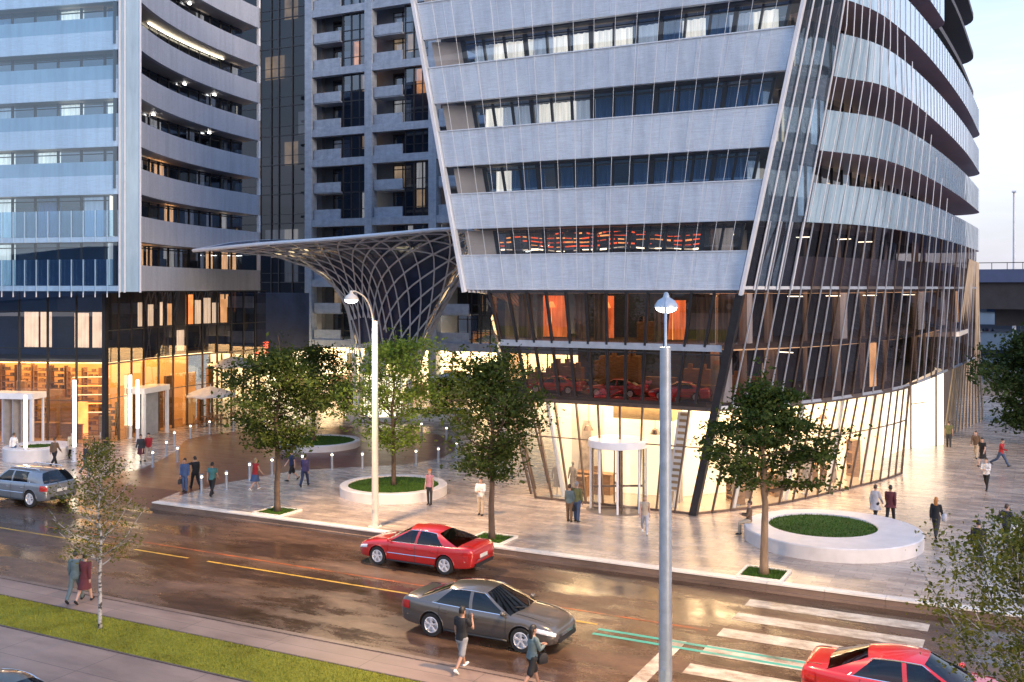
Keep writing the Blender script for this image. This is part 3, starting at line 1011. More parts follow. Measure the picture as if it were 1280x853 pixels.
# revolving door ---------------------------------------------------------
dc = Vector((-17.75, 45.55, 0))
mb = MB()
mb.lathe([(0, 2.98), (1.36, 2.98), (1.42, 3.0), (1.42, 3.3), (1.38, 3.34), (0, 3.34)], dc, 40)
rd = mb.build('revolving_door', MT['white_metal'], RT); shade(rd)
mb = MB()
for a in (200, 250, 290, 340): mb.tube([dc + Vector((1.3 * math.cos(R(a)), 1.3 * math.sin(R(a)), z)) for z in (0, 2.98)], .055, 8)
for a in (25, 155): mb.tube([dc + Vector((1.3 * math.cos(R(a)), 1.3 * math.sin(R(a)), z)) for z in (0, 2.98)], .08, 8)
mb.build('door_post', MT['white_metal'], rd)
mb = MB()
mb.tube([dc, dc + Vector((0, 0, 2.98))], .06, 10)
for a in (30, 120, 210, 300):
    v = Vector((math.cos(R(a)), math.sin(R(a)), 0)) * 1.2
    for z in (.08, 2.9, 1.1): mb.beam(dc + Vector((0, 0, z)), dc + v + Vector((0, 0, z)), .04, .1)
    mb.beam(dc + v + Vector((0, 0, .05)), dc + v + Vector((0, 0, 2.95)), .05, .07)
mb.build('door_leaf', MT['bronze'], rd)
mb = MB()
for a0_, a1_ in ((160, 245), (295, 380)):
    mb.grid([[dc + Vector((1.32 * math.cos(R(a0_ + (a1_ - a0_) * k / 8)), 1.32 * math.sin(R(a0_ + (a1_ - a0_) * k / 8)), z)) for k in range(9)] for z in (0.05, 2.98)])
mb.build('curved_glass', MT['glass_clear'], rd)
mb = MB(); mb.lathe([(0, .008), (1.5, .008), (1.52, .004)], dc, 40); mb.build('door_mat', pbr('door_mat', (.16, .13, .11), .8), rd)

# side: upper bands, windows, soffits -------------------------------------
for i, Z in enumerate(FLOORS[1:], 1):
    end = None if Z < 25 else 64.5
    z1 = Z + BH
    p0, p1 = side(Z, 44, end), side(z1, 44, end)
    start = 7
    q0 = rounded_end(p0, 2.0 if not end else 1.0)[start:]; q1 = rounded_end(p1, 2.0 if not end else 1.0)[start:]
    m_ = min(len(q0), len(q1)); q0, q1 = q0[:m_], q1[:m_]
    mb = MB(); mb.band(q0, Z, q1, z1, .16)
    j0 = along([Vector((*p, 0)) for p in q0[:-8]], step=1.05); j1 = along([Vector((*p, 0)) for p in q1[:-8]], n=len(j0) - 1)
    for a, c in zip(j0, j1): mb.beam((a.x + .01, a.y - .01, Z + .02), (c.x + .01, c.y - .01, z1 + .02), .03, .04, 1)
    mb.build('side_band', [MT['band_cyan'], MT['grey_metal']], RT)
    # soffit
    inn = offset(q0, 3.4)
    mb = MB(); mb.grid([[pl(p, Z - .03) for p in q0], [pl(p, Z - .03) for p in inn]])
    mb.build('side_soffit', MT['soffit'], RT)
    # recessed window wall with mullions
    zt = (FLOORS[i + 1] if i + 1 < len(FLOORS) else 34.5) - .04
    w0 = offset(side(Z, 44, end), 2.3)[3:]
    mb = MB(); mb.grid([[pl(p, Z + .33) for p in w0], [pl(p, zt) for p in w0]])
    g = mb.build('side_glazing', MT['glass_blue'], RT)
    mb = MB()
    for p in along([Vector((*p, 0)) for p in w0], step=1.3):
        mb.box((p.x, p.y, (Z + .33 + zt) / 2), (.12, .12, zt - Z - .35))
    mb.build('mullion', MT['dark_metal'], g)
    mb = MB()
    ww = along([Vector((*p, 0)) for p in offset(side(Z, 44, end), 2.75)[3:]], step=1.3)
    for a, c in zip(ww, ww[1:]):
        if random.Random(i * 100 + int(a.y)).random() < .32: wavy(mb, a[:2], c[:2], Z + .33, zt - .05, .06, .3)
    if mb.f: mb.build('curtain', MT['curtain_dim'], g)
    mb = MB()
    ww = along([Vector((*p, 0)) for p in offset(side(Z, 44, end), 4.0)[3:]], step=1.6)
    for a, c in zip(ww, ww[1:]):
        if random.Random(i * 77 + int(a.y * 3)).random() < .22: mb.quad(pl(a, Z + .4), pl(c, Z + .4), pl(c, zt - .3), pl(a, zt - .3))
    if mb.f: mb.build('lit_room_wall', MT['warm_room'], RT)

# corner glass screen with white mullions, full height ----------------------
def lev(Z, u):
    s = side(Z, 44)
    k = u * 44; i = min(int(k), 43); return s[i].lerp(s[i + 1], k - i)
Zc = [5.1, 7.8, 10.4, 13.4, 16.4, 19.5, 22.5, 25.6, 28.6, 31.7, 35]
UC = [0.004, .035, .07, .105, .15]
for a, b in zip(UC, UC[1:]):
    g = MB(); g.grid([[pl(lev(z, a), z), pl(lev(z, b), z)] for z in Zc[2:]])
    g.build('corner_glass', MT['glass_sky'], RT)
for u in UC[1:]:
    mb = MB(); mb.tube([pl(lev(z, u) + Vector((.05, -.05)), z) for z in Zc[2:]], .038, 6)
    mb.build('corner_mullion', MT['white_metal'], RT)
# lower side glazing 5.1 to 13.4: dark reflecting curtain wall with raking mullions
n = 30
US = [0.004 + (0.97 - .004) * (k / n) ** 0.95 for k in range(n + 1)]
zz = [5.1, 7.8, 10.4, 13.38]
rr = random.Random(14)
for k in range(n):
    fr = MB()
    a, b = US[k], US[k + 1]
    fr.tube([pl(lev(z, a) + Vector((.04, -.04)), z) for z in zz], .04, 6)
    for z in (5.1, 10.5):
        fr.beam(pl(lev(z, a), z), pl(lev(z, b), z), .08, .14)
    w_ = fr.build('glass_panel', MT['grey_metal'] if k < 4 or k % 3 else MT['bronze'], RT)
    g = MB(); g.grid([[pl(lev(z, a), z), pl(lev(z, b), z)] for z in zz])
    g.build('pane', MT['glass_rake'], w_)
    # curtains, columns and lamps inside
    t = rr.random(); p0_, p1_ = lev(7, a), lev(7, b)
    z0, h = rr.choice([(5.3, 2.3), (7.95, 2.3), (7.95, 2.3), (10.6, 2.6)])
    off_ = Vector((-.8, .12))
    if t < .3:
        c = MB(); wavy(c, p0_ + off_, p0_.lerp(p1_, rr.uniform(.35, .9)) + off_, z0, z0 + h, .05, .26)
        c.build('curtain', rr.choice([bpy.data.materials['taupe_curtain'], MT['warm_room'], MT['curtain_dim'], bpy.data.materials['taupe_curtain']]), RT)
    elif t < .6:
        c = MB(); q = p0_ + Vector((-rr.uniform(1.4, 2.4), .3)); c.tube([(q.x, q.y, 5.25), (q.x, q.y, 13.2)], rr.uniform(.1, .22), 10); c.build('column', MT['beige_wall'], RT)
mb = MB()
for z in (7.66, 10.24):
    mb.grid([[pl(lev(z, u) + Vector((-.7, .1)), z) for u in (.02, .2, .4, .6, .8)], [pl(lev(z, u) + Vector((-2.4, .4)), z) for u in (.02, .2, .4, .6, .8)]])
mb.build('added_gallery_fill', bpy.data.materials['added_fill_glow'], RT)  # same added glow, unseen over the curved side storeys
# ceiling light tubes seen inside
mb = MB()
for k in range(9):
    p = lev(8, rr.uniform(.05, .7)); z = rr.choice([7.5, 10.1, 10.1, 12.9])
    mb.box((p.x - rr.uniform(.6, 2), p.y, z), (.7, .05, .04), rz=rr.uniform(-.4, .4))
mb.build('ceiling_light', MT['tube_glow'], RT)
# outer glass skin: over the street front, and sweeping down over the curved side
for k in range(6):
    z0, z1 = 10.5, 35
    a0, a1, b0, b1 = fL(z0).lerp(fR(z0), k / 6), fL(z0).lerp(fR(z0), (k + 1) / 6), fL(z1).lerp(fR(z1), k / 6), fL(z1).lerp(fR(z1), (k + 1) / 6)
    g = MB(); g.quad((a0.x, a0.y - .22, z0), (a1.x, a1.y - .22, z0), (b1.x, b1.y - .22, z1), (b0.x, b0.y - .22, z1)); g.build('front_glass_skin', MT['glass_skin'], RT)
for k in range(1, 18):
    a, b = fL(10.5).lerp(fR(10.5), k / 18), fL(35).lerp(fR(35), k / 18)
    g = MB(); g.tube([(a.x, a.y - .2, 10.5), (b.x, b.y - .2, 35)], .011, 4); g.build('skin_line', MT['white_metal'], RT)
us = [.15 + .78 * k / 22 for k in range(23)]
def skin_top(u): return 13.45 + max(0.0, 16.0 * (1 - (u - .15) / .62)) ** 1.0
def outp(z, u): return pl(lev(z, u) + Vector((.24, -.06)), z)
for ua, ub in zip(us, us[1:]):
    za, zb_ = skin_top(ua), skin_top(ub)
    if zb_ > 13.6:
        g = MB(); g.tube([outp(13.4 + (za - 13.4) * t, ua) for t in (0, .25, .5, .75, 1)], .022, 5); g.build('skin_mullion', MT['white_metal'], RT)
# violet-grey band of opaque panels at the 10.4 floor on the side
s0, s1 = side(10.4, 44)[2:], side(12.0, 44)[2:]
mb = MB(); mb.band(offset(s0, .12), 10.45, offset(s1, .12), 11.9, .12)
mb.build('side_spandrel', pbr('violet_panel', (.17, .17, .22), .3, 0, .15, .5, coat=.5), RT)

# second lit volume behind the shop end and slatted flare wall ---------------
mb = MB()
c2 = [Vector(p) for p in ((-8.4, 64.5), (-7.9, 70.8), (-6.9, 73.0), (-6.0, 74.2))]
c2s = [Vector(p[:2]) for p in catmull([Vector((*p, 0)) for p in ((-8.6, 66), (-8.0, 70.0), (-6.9, 72.8), (-5.7, 74.6), (-7.2, 77.5))], 16)]
mb.grid([[pl(p, 0) for p in c2s], [pl(p, 5.0) for p in c2s]])
mb.build('curved_lit_wall', emit('lit_curved_wall', (1.0, .84, .6), .95, .15, .3), RT)
mb = MB()
for k in (6, 10, 13): mb.beam(pl(c2s[k] + Vector((.06, -.05)), 0), pl(c2s[k] + Vector((.06, -.05)), 5), .12, .12)
mb.beam(pl(c2s[6] + Vector((.06, -.06)), 2.9), pl(c2s[13] + Vector((.06, -.06)), 2.9), .06, .06)
mb.build('wall_mullion', MT['bronze'], RT)
# balcony shelf over it
mb = MB(); mb.prism([(-9, 72), (-4.8, 75.5), (-4.6, 82), (-9, 82)], 7.2, 7.5); mb.build('balcony_slab', MT['kerb_edge'], RT)
# slats sweeping down to the ground at the far corner
mb = MB()
for k in range(12):
    t = k / 11
    y = 78 + 11.5 * t
    xb = -6.2 + 2.4 * t; xt = -5.0 + .8 * t
    pts = [(xb + (xt - xb) * s - 1.3 * (1 - t) * math.sin(s * PI) * .6 , y, 12.5 * s) for s in (0, .15, .3, .5, .75, 1)]
    mb.tube([(-4.3 + (1 - s) * 0.0 - (1 - t) * 1.6 * (1 - s) + .25 * (1 - s) ** 2 * t * 1.5, y, 12.5 * s) for s in (0, .15, .3, .5, .75, 1)], .075, 4)
mb.build('slatted_wall', pbr('bronze_slat', (.36, .29, .22), .5, .2, .2, 1), RT)
mb = MB(); mb.prism([(-10, 79), (-7.6, 79.2), (-6.0, 90), (-10, 92)], 0, 12.4); mb.build('back_wall', pbr('brown_wall', (.16, .125, .10), .6, 0, .3, .5, stretch=(1, 1, .2)), RT)

# red cars behind the first-floor glass are added with the vehicles
# ------------------------------------------------------------------ left tower
LT = thing('residential_tower', 'left-hand tower with pale sky-reflecting street front and a concave side of speckled curved bands', 'tower', (-60, 56, 0))
LF = [Vector(p) for p in ((-70, 41.6), (-60, 44.0), (-51.35, 46.0))]
LC = [Vector(p) for p in ((-51.35, 46.0), (-50.3, 46.7))]
def bez(a, b, c, n):
    return [a * (1 - t) ** 2 + b * 2 * t * (1 - t) + c * t * t for t in [k / n for k in range(n + 1)]]
LS = bez(Vector((-50.3, 46.7)), Vector((-54.9, 54.2)), Vector((-56.3, 64.6)), 28)
LFLO = [10.3, 13.4, 16.4, 19.4, 22.45, 25.5, 28.55, 31.6]
def xy(p, z): return (p.x, p.y, z)
body = LF + LC[1:] + LS[1:] + [Vector((-63, 66.5)), Vector((-84, 64)), Vector((-84, 50))]
mb = MB()
for Z in LFLO:
    i_ = offset(LF + LC[1:] + LS[1:], .12)
    mb.prism([(p.x, p.y) for p in i_] + [(-63, 66.5), (-84, 64), (-84, 50)], Z + (.06 if Z > 11 else 0.02), Z + .34)
mb.prism([(p.x, p.y) for p in body], 34.6, 35.0)
mb.build('floor_slab', MT['soffit_pale'], LT)
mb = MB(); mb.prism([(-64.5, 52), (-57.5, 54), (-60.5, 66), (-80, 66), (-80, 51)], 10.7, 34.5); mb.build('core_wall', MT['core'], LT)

rr = random.Random(31)
# curved speckled bands and their recessed windows
for i, Z in enumerate(LFLO):
    z1 = Z + 1.62
    mb = MB(); mb.band(LS, Z, LS, z1, .3)
    b = shade(mb.build('curved_band', MT['band_speckle'], LT))
    zb, zt = Z + .36, (LFLO[i + 1] if i < 7 else 34.6) - .02
    wall = offset(LS, 1.6)
    wp = [Vector(p[:2]) for p in along([Vector((*p, 0)) for p in wall], n=13)]
    for k in range(13):
        fr = MB(); a, c = wp[k], wp[k + 1]
        fr.box((a.x, a.y, (zb + zt) / 2), (.12, .12, zt - zb))
        fr.beam(xy(a, zt - .2), xy(c, zt - .2), .08, .08)
        w_ = fr.build('window', MT['dark_metal'], LT)
        g = MB(); g.quad(xy(a, zb), xy(c, zb), xy(c, zt), xy(a, zt)); g.build('pane', MT['glass_navy'], w_)
        t = rr.random()
        hot = .42 if i in (0, 1, 2, 3) else .14
        if t < hot:
            cc = MB(); a2, c2 = offset([a, c], .35)
            lo = a2.lerp(c2, rr.uniform(0, .4)); hi = lo.lerp(c2, rr.uniform(.5, 1))
            wavy(cc, lo, hi, zb, zt - .05, .05, .25)
            cc.build('curtain', rr.choice([emit('amber_curtain', (1.0, .50, .20), 1.5, .4, 2, (3, 3, .3)) if 'amber_curtain' not in bpy.data.materials else bpy.data.materials['amber_curtain'], MT['curtain'], MT['curtain_dim']]), w_)
        elif t > .9:
            cc = MB(); m_ = offset([a, c], .12); cc.quad(xy(m_[0], zb), xy(m_[1], zb), xy(m_[1], zb + 1.9), xy(m_[0], zb + 1.9)); cc.build('blind', MT['band_speckle'], w_)
    # thin cove light and spot lamps under some floors
    if i in (3, 4, 5, 6):
        mb = MB(); s = offset(LS, 1.3)
        rng = {5: range(8, 24)}.get(i, [rr.randrange(4, 24) for _ in range(2)])
        for k in rng: mb.beam(xy(s[k], zt - .03), xy(s[k].lerp(s[k + 1], .9 if i == 5 else .35), zt - .03), .12, .06)
        mb.build('cove_light', MT['lamp_glow'] if i != 5 else MT['tube_glow'], LT)
    # white jamb at the far end of the band
    mb = MB(); e = LS[-1]
    mb.box((e.x - .12, e.y + .1, (z1 + zt) / 2), (.22, .2, zt - z1))
    mb.build('end_jamb', MT['white_metal'], LT)

# street front: pale bands, glass parapets, recessed windows
fp = along([Vector((*p, 0)) for p in LF], n=22); fp = [Vector(p[:2]) for p in fp]
for i, Z in enumerate(LFLO):
    if i < 2:
        z0, z1 = Z, Z + 2.0
    else:
        z0, z1 = Z, Z + 2.08
    if i >= 2:
        mb = MB(); mb.band(LF, z0, LF, z0 + 1.2, .2); mb.build('front_band', MT['band_white'], LT)
        mb = MB(); mb.band(offset(LF, .02), z0 + 1.2, offset(LF, .02), z1, .06); mb.build('glass_parapet', MT['band_cyan'], LT)
    else:
        mb = MB(); mb.band(LF, z0, LF, z0 + .32, .2); mb.build('front_band', MT['band_white'], LT)
        mb = MB(); mb.band(offset(LF, .02), z0 + .34, offset(LF, .02), z1, .03); mb.build('glass_parapet', MT['glass_sky'], LT)
        mb = MB()
        for p in fp: mb.beam((p.x, p.y - .04, z0 - (.4 if i == 0 else 0)), (p.x, p.y - .04, z1), .045, .05)
        mb.build('parapet_post', MT['white_metal'], LT)
    zb, zt = Z + .36, (LFLO[i + 1] if i < 7 else 34.6)
    rec = offset(LF, .95)
    wp = [Vector(p[:2]) for p in along([Vector((*p, 0)) for p in rec], n=11)]
    wp[-1] = wp[-1] + Vector((-.25, 0))
    for k in range(11):
        a, c = wp[k], wp[k + 1]
        fr = MB(); fr.box((a.x, a.y, (zb + zt) / 2), (.12, .14, zt - zb)); fr.beam(xy(a, zt - .3), xy(c, zt - .3), .1, .06)
        w_ = fr.build('window', MT['dark_metal'], LT)
        g = MB(); g.quad(xy(a, zb), xy(c, zb), xy(c, zt), xy(a, zt)); g.build('pane', MT['glass_sky'] if i > 1 else MT['glass_blue'], w_)
        if rr.random() < .4:
            cc = MB(); a2, c2 = offset([a, c], .3); wavy(cc, a2, c2, zb, zt - .05, .05, .3)
            cc.build('curtain', rr.choice([MT['curtain_blue'], MT['curtain_dim'], MT['curtain_blue'], MT['curtain']]), w_)
    # end return: dark window beside the white corner panel
    mb = MB(); mb.box((-51.75, 46.35, (zb + zt) / 2), (.1, .8, zt - zb)); mb.build('end_jamb', MT['dark_metal'], LT)
# glass skirt hanging below the lowest floor
mb = MB()
lo = [(p, 9.05 + (10.2 - 9.05) * k / 22) for k, p in enumerate(fp)]
mb.grid([[(p.x, p.y - .01, z) for p, z in lo], [(p.x, p.y - .01, 10.3) for p, z in lo]])
mb.build('glass_skirt', MT['glass_blue'], LT)
# coated glass veil standing a hand's breadth in front of the street front
vl = offset(LF, -.22)
for k in range(6):
    a = vl[0].lerp(vl[1], k / 4) if k < 4 else vl[1].lerp(vl[2], (k - 4) / 2)
    c = vl[0].lerp(vl[1], (k + 1) / 4) if k < 4 else vl[1].lerp(vl[2], (k - 3) / 2)
    mb = MB(); mb.quad(xy(a, 10.2), xy(c, 10.2), xy(c, 34.8), xy(a, 34.8)); mb.build('glass_veil', MT['glass_veil'], LT)
# corner panel running the full height
mb = MB(); mb.band(LC, 10.25, LC, 35, .25); mb.build('corner_panel', MT['band_cyan'], LT)
mb = MB()
for p in (LC[0], LC[1], LC[0].lerp(LC[1], .25)):
    mb.beam((p.x + .03, p.y - .05, 10.2), (p.x + .03, p.y - .05, 35), .09, .09)
mb.build('corner_fin', MT['white_metal'], LT)

# base: dark glass storeys over an amber lobby
LBf = [Vector(p) for p in ((-74, 43.6), (-63, 46.3), (-55.7, 48.7))]
LBs = [Vector(p) for p in ((-55.7, 48.7), (-57.2, 53.4), (-57.8, 58.0), (-57.9, 63.5), (-58.5, 68))]
def base_glass(path, n, z0, z1, gm, fm, tr=()):
    q = [Vector(p[:2]) for p in along([Vector((*p, 0)) for p in path], n=n)]
    for a, c in zip(q, q[1:]):
        fr = MB(); fr.box((a.x, a.y, (z0 + z1) / 2), (.1, .14, z1 - z0))
        fr.beam(xy(a, z1 - .05), xy(c, z1 - .05), .12, .1)
        for t in tr: fr.beam(xy(a, t), xy(c, t), .08, .06)
        w_ = fr.build('glass_panel', fm, LT)
        g = MB(); g.quad(xy(a, z0), xy(c, z0), xy(c, z1), xy(a, z1)); g.build('pane', gm, w_)
base_glass(LBf, 9, 5.6, 10.28, MT['glass_blue'], MT['dark_metal'], (6.4, 8.9))
base_glass(LBf, 9, 0, 5.6, MT['glass_amber'], MT['bronze'], (2.9,))
base_glass(LBs, 12, 5.4, 10.28, MT['glass_dark'], MT['dark_metal'], (7.6,))
base_glass(LBs, 12, 0, 5.4, MT['glass_amber'], MT['bronze'], (3.0,))
mb = MB(); mb.box((-55.68, 48.66, 5.15), (.3, .3, 10.3)); mb.build('corner_post', MT['dark_metal'], LT)
inner = [Vector(p) for p in ((-75, 48.5), (-64, 51.5), (-60.6, 53.0), (-61.2, 57), (-61.4, 62), (-62, 66))]
mb = MB(); mb.grid([[xy(p, 0.02) for p in inner[:5]], [xy(p, 5.3) for p in inner[:5]]]); mb.build('lobby_wall', MT['amber_wall'], LT)
mb = MB(); mb.ring_fan([xy(p, 5.35) for p in [Vector((-74, 44.2)), Vector((-63, 46.8)), Vector((-56.2, 49.2)), Vector((-57.6, 53.6)), Vector((-58.1, 59)), Vector((-58.2, 62))] + inner[:5][::-1]], flip=True)
mb.build('lobby_ceiling', MT['amber_ceiling'], LT)
mb = MB(); mb.ring_fan([xy(p, .012) for p in [Vector((-74, 43.8)), Vector((-63, 46.4)), Vector((-55.9, 48.9)), Vector((-57.4, 53.6)), Vector((-58, 63))] + inner[:5][::-1]]); mb.build('lobby_floor', MT['wood'], LT)
mb = MB()
mb.prism([(-74, 44.4), (-63, 47), (-56.5, 49.6), (-58.4, 58), (-58.8, 68), (-75, 60)], 5.4, 5.62)
mb.build('floor_slab', MT['slab'], LT)
mb = MB(); mb.prism([(-74, 48), (-63, 50.8), (-60.5, 52.5), (-61.8, 66), (-76, 60)], 5.65, 10.2); mb.build('core_wall', MT['core'], LT)
for k in range(9):    # lit panels, curtains and dark fittings inside
    mb = MB(); x = -70 + k * 1.55; y = 50.2 + .27 * (x + 64)
    h = rr.uniform(1.2, 4.4); mb.box((x, y - rr.uniform(.2, 1.8), h / 2), (rr.uniform(.5, 1.3), .3, h), rz=.24); mb.build('interior_panel', rr.choice([MT['wood'], MT['wood'], MT['bronze'], MT['beige_wall'], MT['orange_glow']]), LT)
for k in range(7):
    mb = MB(); p = LBs[1].lerp(LBs[3], k / 7); h = rr.uniform(1.5, 4.6)
    mb.box((p.x - rr.uniform(.8, 2.4), p.y, h / 2), (.25, rr.uniform(.4, 1.2), h)); mb.build('interior_panel', rr.choice([MT['wood'], MT['bronze'], MT['dark_metal'], MT['beige_wall'], MT['amber_wall']]), LT)
for (t0, t1, z0, z1) in ((.42, .52, 6.45, 8.85), (.53, .61, 6.45, 8.85), (.88, .985, 6.45, 8.85), (.76, .86, 6.45, 8.8)):
    a = LBf[0].lerp(LBf[2], t0); c = LBf[0].lerp(LBf[2], t1)
    a = LBf[1].lerp(LBf[2], max(0, (t0 - .3) / .7)) + Vector((-.1, .5)); c = LBf[1].lerp(LBf[2], max(0, (t1 - .3) / .7)) + Vector((-.1, .5))
    mb = MB(); wavy(mb, a, c, z0, z1, .05, .3); mb.build('curtain', emit('peach_curtain', (1.0, .58, .34), .62, .2, 1.5) if 'peach_curtain' not in bpy.data.materials else bpy.data.materials['peach_curtain'], LT)
for k in range(10):
    a = LBs[1].lerp(LBs[3], k / 10); z = rr.choice([7.7, 7.7, 5.7])
    mb = MB(); wavy(mb, a + Vector((-.7, .1)), a + Vector((-.7, rr.uniform(.5, .95))), z, z + rr.uniform(1.5, 2.3), .05, .25)
    mb.build('curtain', rr.choice([MT['curtain'], MT['curtain'], MT['warm_room'], MT['orange_glow']]), LT)
for r_ in range(5):   # glowing shelves of the café by the corner
    mb = MB(); z = 1.7 + r_ * .62
    mb.beam((-60.6, 50.2, z), (-58.0, 51.0, z + .08), .3, .05); mb.build('lit_shelf', MT['orange_glow'] if r_ % 2 else MT['curtain'], LT)
# portals with lit door leaves
def portal(c, rz, name='entrance_portal'):
    c = Vector(c); mtx = Matrix.Rotation(rz, 3, 'Z')
    T = lambda x, y, z: c + mtx @ Vector((x, y, z))
    mb = MB()
    mb.hexa([T(-1.7, -1.5, 3.1), T(1.7, -1.5, 3.1), T(1.7, 0, 3.1), T(-1.7, 0, 3.1)], [T(-1.7, -1.5, 3.5), T(1.7, -1.5, 3.5), T(1.7, 0, 3.5), T(-1.7, 0, 3.5)])
    pr = mb.build(name, MT['white_metal'], LT)
    mb = MB()
    for x, y, w_ in ((-1.55, -1.35, .2), (1.55, -1.35, .2), (-1.5, -.1, .12), (1.5, -.1, .12)):
        mb = MB(); mb.beam(T(x, y, 0), T(x, y, 3.1), w_, w_); mb.build('door_post', MT['white_metal'], pr)
    for x in (-.55, .1, .75):
        mb = MB(); mb.beam(T(x, -.7, 0), T(x, -.7 , 3.1), .1, .9); mb.build('door_leaf', MT['grey_metal'], pr)
portal((-61.3, 46.75, 0), .3)
portal((-57.2, 52.9, 0), 1.85)

# ------------------------------------------------------------------ middle tower
YM = 84.0
MTW = thing('apartment_block', 'grid-fronted block of recessed balconies standing behind the lattice canopy', 'apartment block', (-55, 88, 0))
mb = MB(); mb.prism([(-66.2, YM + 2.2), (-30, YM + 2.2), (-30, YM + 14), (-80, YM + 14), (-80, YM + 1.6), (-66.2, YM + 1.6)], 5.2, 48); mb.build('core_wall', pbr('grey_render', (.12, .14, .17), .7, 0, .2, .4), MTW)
ZF = [4.9 + 3.06 * k for k in range(14)]
XC = [-66.5 + 7.45 * k for k in range(5)]
BEAM = [0, 2, 4, 6, 7, 9, 11, 13]
mb = MB()
for x in XC[:-1]: mb.box((x - .1, YM + .3, 24.5), (.85, .9, 48.6))
mb.build('column', MT['frame_concrete'], MTW)
mb = MB()
for b in BEAM: mb.box((-51.0, YM + .32, ZF[b] - .05), (31.0, .8, .75))
mb.build('floor_beam', MT['frame_concrete'], MTW)
rr = random.Random(17)
def lit(dim=.5):
    t = rr.random()
    return MT['curtain'] if t < .16 else MT['warm_room'] if t < .32 else MT['curtain_dim'] if t < .42 else None
for ib in range(3):
    x0 = XC[ib] + .35
    for f in range(13):
        z = ZF[f] + (.33 if f in BEAM else 0)
        zt = ZF[f + 1] - (.44 if f + 1 in BEAM else 0)
        # balcony
        bal = MB(); bal.box((x0 + 1.75, YM + .2, z + .5), (3.3, .16, 1.0)); bal.box((x0 + 1.75, YM + 1.15, z - .04), (3.3, 1.9, .14))
        bo = bal.build('balcony', MT['frame_concrete'], MTW)
        fr = MB(); wx0, wx1 = x0 + 1.15, x0 + 3.3
        for x in (wx0, (wx0 + wx1) / 2, wx1): fr.box((x, YM + 2.05, (z + zt) / 2 + .1), (.09, .12, zt - z - .3))
        for zz_ in (z + .3, zt - .5, zt - .12): fr.box(((wx0 + wx1) / 2, YM + 2.05, zz_), (wx1 - wx0, .12, .08))
        w_ = fr.build('window', MT['dark_metal'], MTW)
        m_ = lit() or MT['glass_navy']
        g = MB(); g.quad((wx0, YM + 2.1, z + .3), (wx1, YM + 2.1, z + .3), (wx1, YM + 2.1, zt - .12), (wx0, YM + 2.1, zt - .12)); g.build('pane', MT['glass_navy'], w_)
        if m_ is not MT['glass_navy']:
            g = MB(); g.quad((wx0, YM + 2.16, z + .3), (wx1, YM + 2.16, z + .3), (wx1, YM + 2.16, zt - .12), (wx0, YM + 2.16, zt - .12)); g.build('lit_room_wall', m_, w_)
        # full-height bay glazing beside it
        fr = MB(); gx0, gx1 = x0 + 3.55, x0 + 6.55
        for k in range(4): fr.box((gx0 + (gx1 - gx0) * k / 3, YM + .45, (z + zt) / 2), (.08, .12, zt - z))
        fr.box(((gx0 + gx1) / 2, YM + .45, z + .95), (gx1 - gx0, .1, .06)); fr.box(((gx0 + gx1) / 2, YM + .45, zt - .05), (gx1 - gx0, .1, .1))
        w_ = fr.build('bay_window', MT['dark_metal'], MTW)
        g = MB(); g.quad((gx0, YM + .5, z), (gx1, YM + .5, z), (gx1, YM + .5, zt), (gx0, YM + .5, zt)); g.build('pane', MT['glass_navy'], w_)
        if rr.random() < .42:
            k = rr.randrange(3); g = MB()
            xa = gx0 + (gx1 - gx0) * k / 3; xb = gx0 + (gx1 - gx0) * min(3, k + rr.choice([1, 1, 2])) / 3
            wavy(g, (xa, YM + .95), (xb - rr.uniform(0, .4), YM + .95), z + rr.choice([0, .9]), zt - .1, .05, .3)
            g.build('curtain', rr.choice([MT['warm_room'], MT['curtain'], MT['curtain_dim'], MT['orange_glow']]), w_)
        if rr.random() < .2:
            g = MB(); g.box((rr.uniform(gx0 + .3, gx1 - .3), YM + 1.6, zt - .25), (rr.uniform(.3, 1.2), .1, .07)); g.build('ceiling_light', MT['lamp_glow'], w_)
# dark glazed strip on the left of the grid
xs = [-80, -76, -73.2, -71.6, -70.6, -68.8, -67.0]
for a, c in zip(xs, xs[1:]):
    for f in range(13):
        z, zt = ZF[f], ZF[f + 1]
        fr = MB(); fr.box((a, YM + .1, (z + zt) / 2), (.1, .16, zt - z)); fr.box(((a + c) / 2, YM + .12, z + .05), (c - a, .1, .1)); fr.box(((a + c) / 2, YM + .12, z + 1.0), (c - a, .06, .05))
        w_ = fr.build('strip_window', MT['dark_metal'], MTW)
        g = MB(); g.quad((a, YM + .15, z), (c, YM + .15, z), (c, YM + .15, zt), (a, YM + .15, zt)); g.build('pane', MT['glass_black'], w_)
        if rr.random() < .3 and a > -74:
            g = MB(); g.quad((a, YM + 1.0, z + .1), (c, YM + 1.0, z + .1), (c, YM + 1.0, zt - .5), (a, YM + 1.0, zt - .5)); g.build('lit_room_wall', rr.choice([MT['warm_room'], MT['curtain_dim'], MT['curtain'], MT['wood']]), w_)
mb = MB(); mb.box((-66.95, YM + .1, 24), (.12, .3, 40)); mb.box((-73.2, YM + .05, 24), (.12, .3, 40)); mb.build('mullion', MT['grey_metal'], MTW)
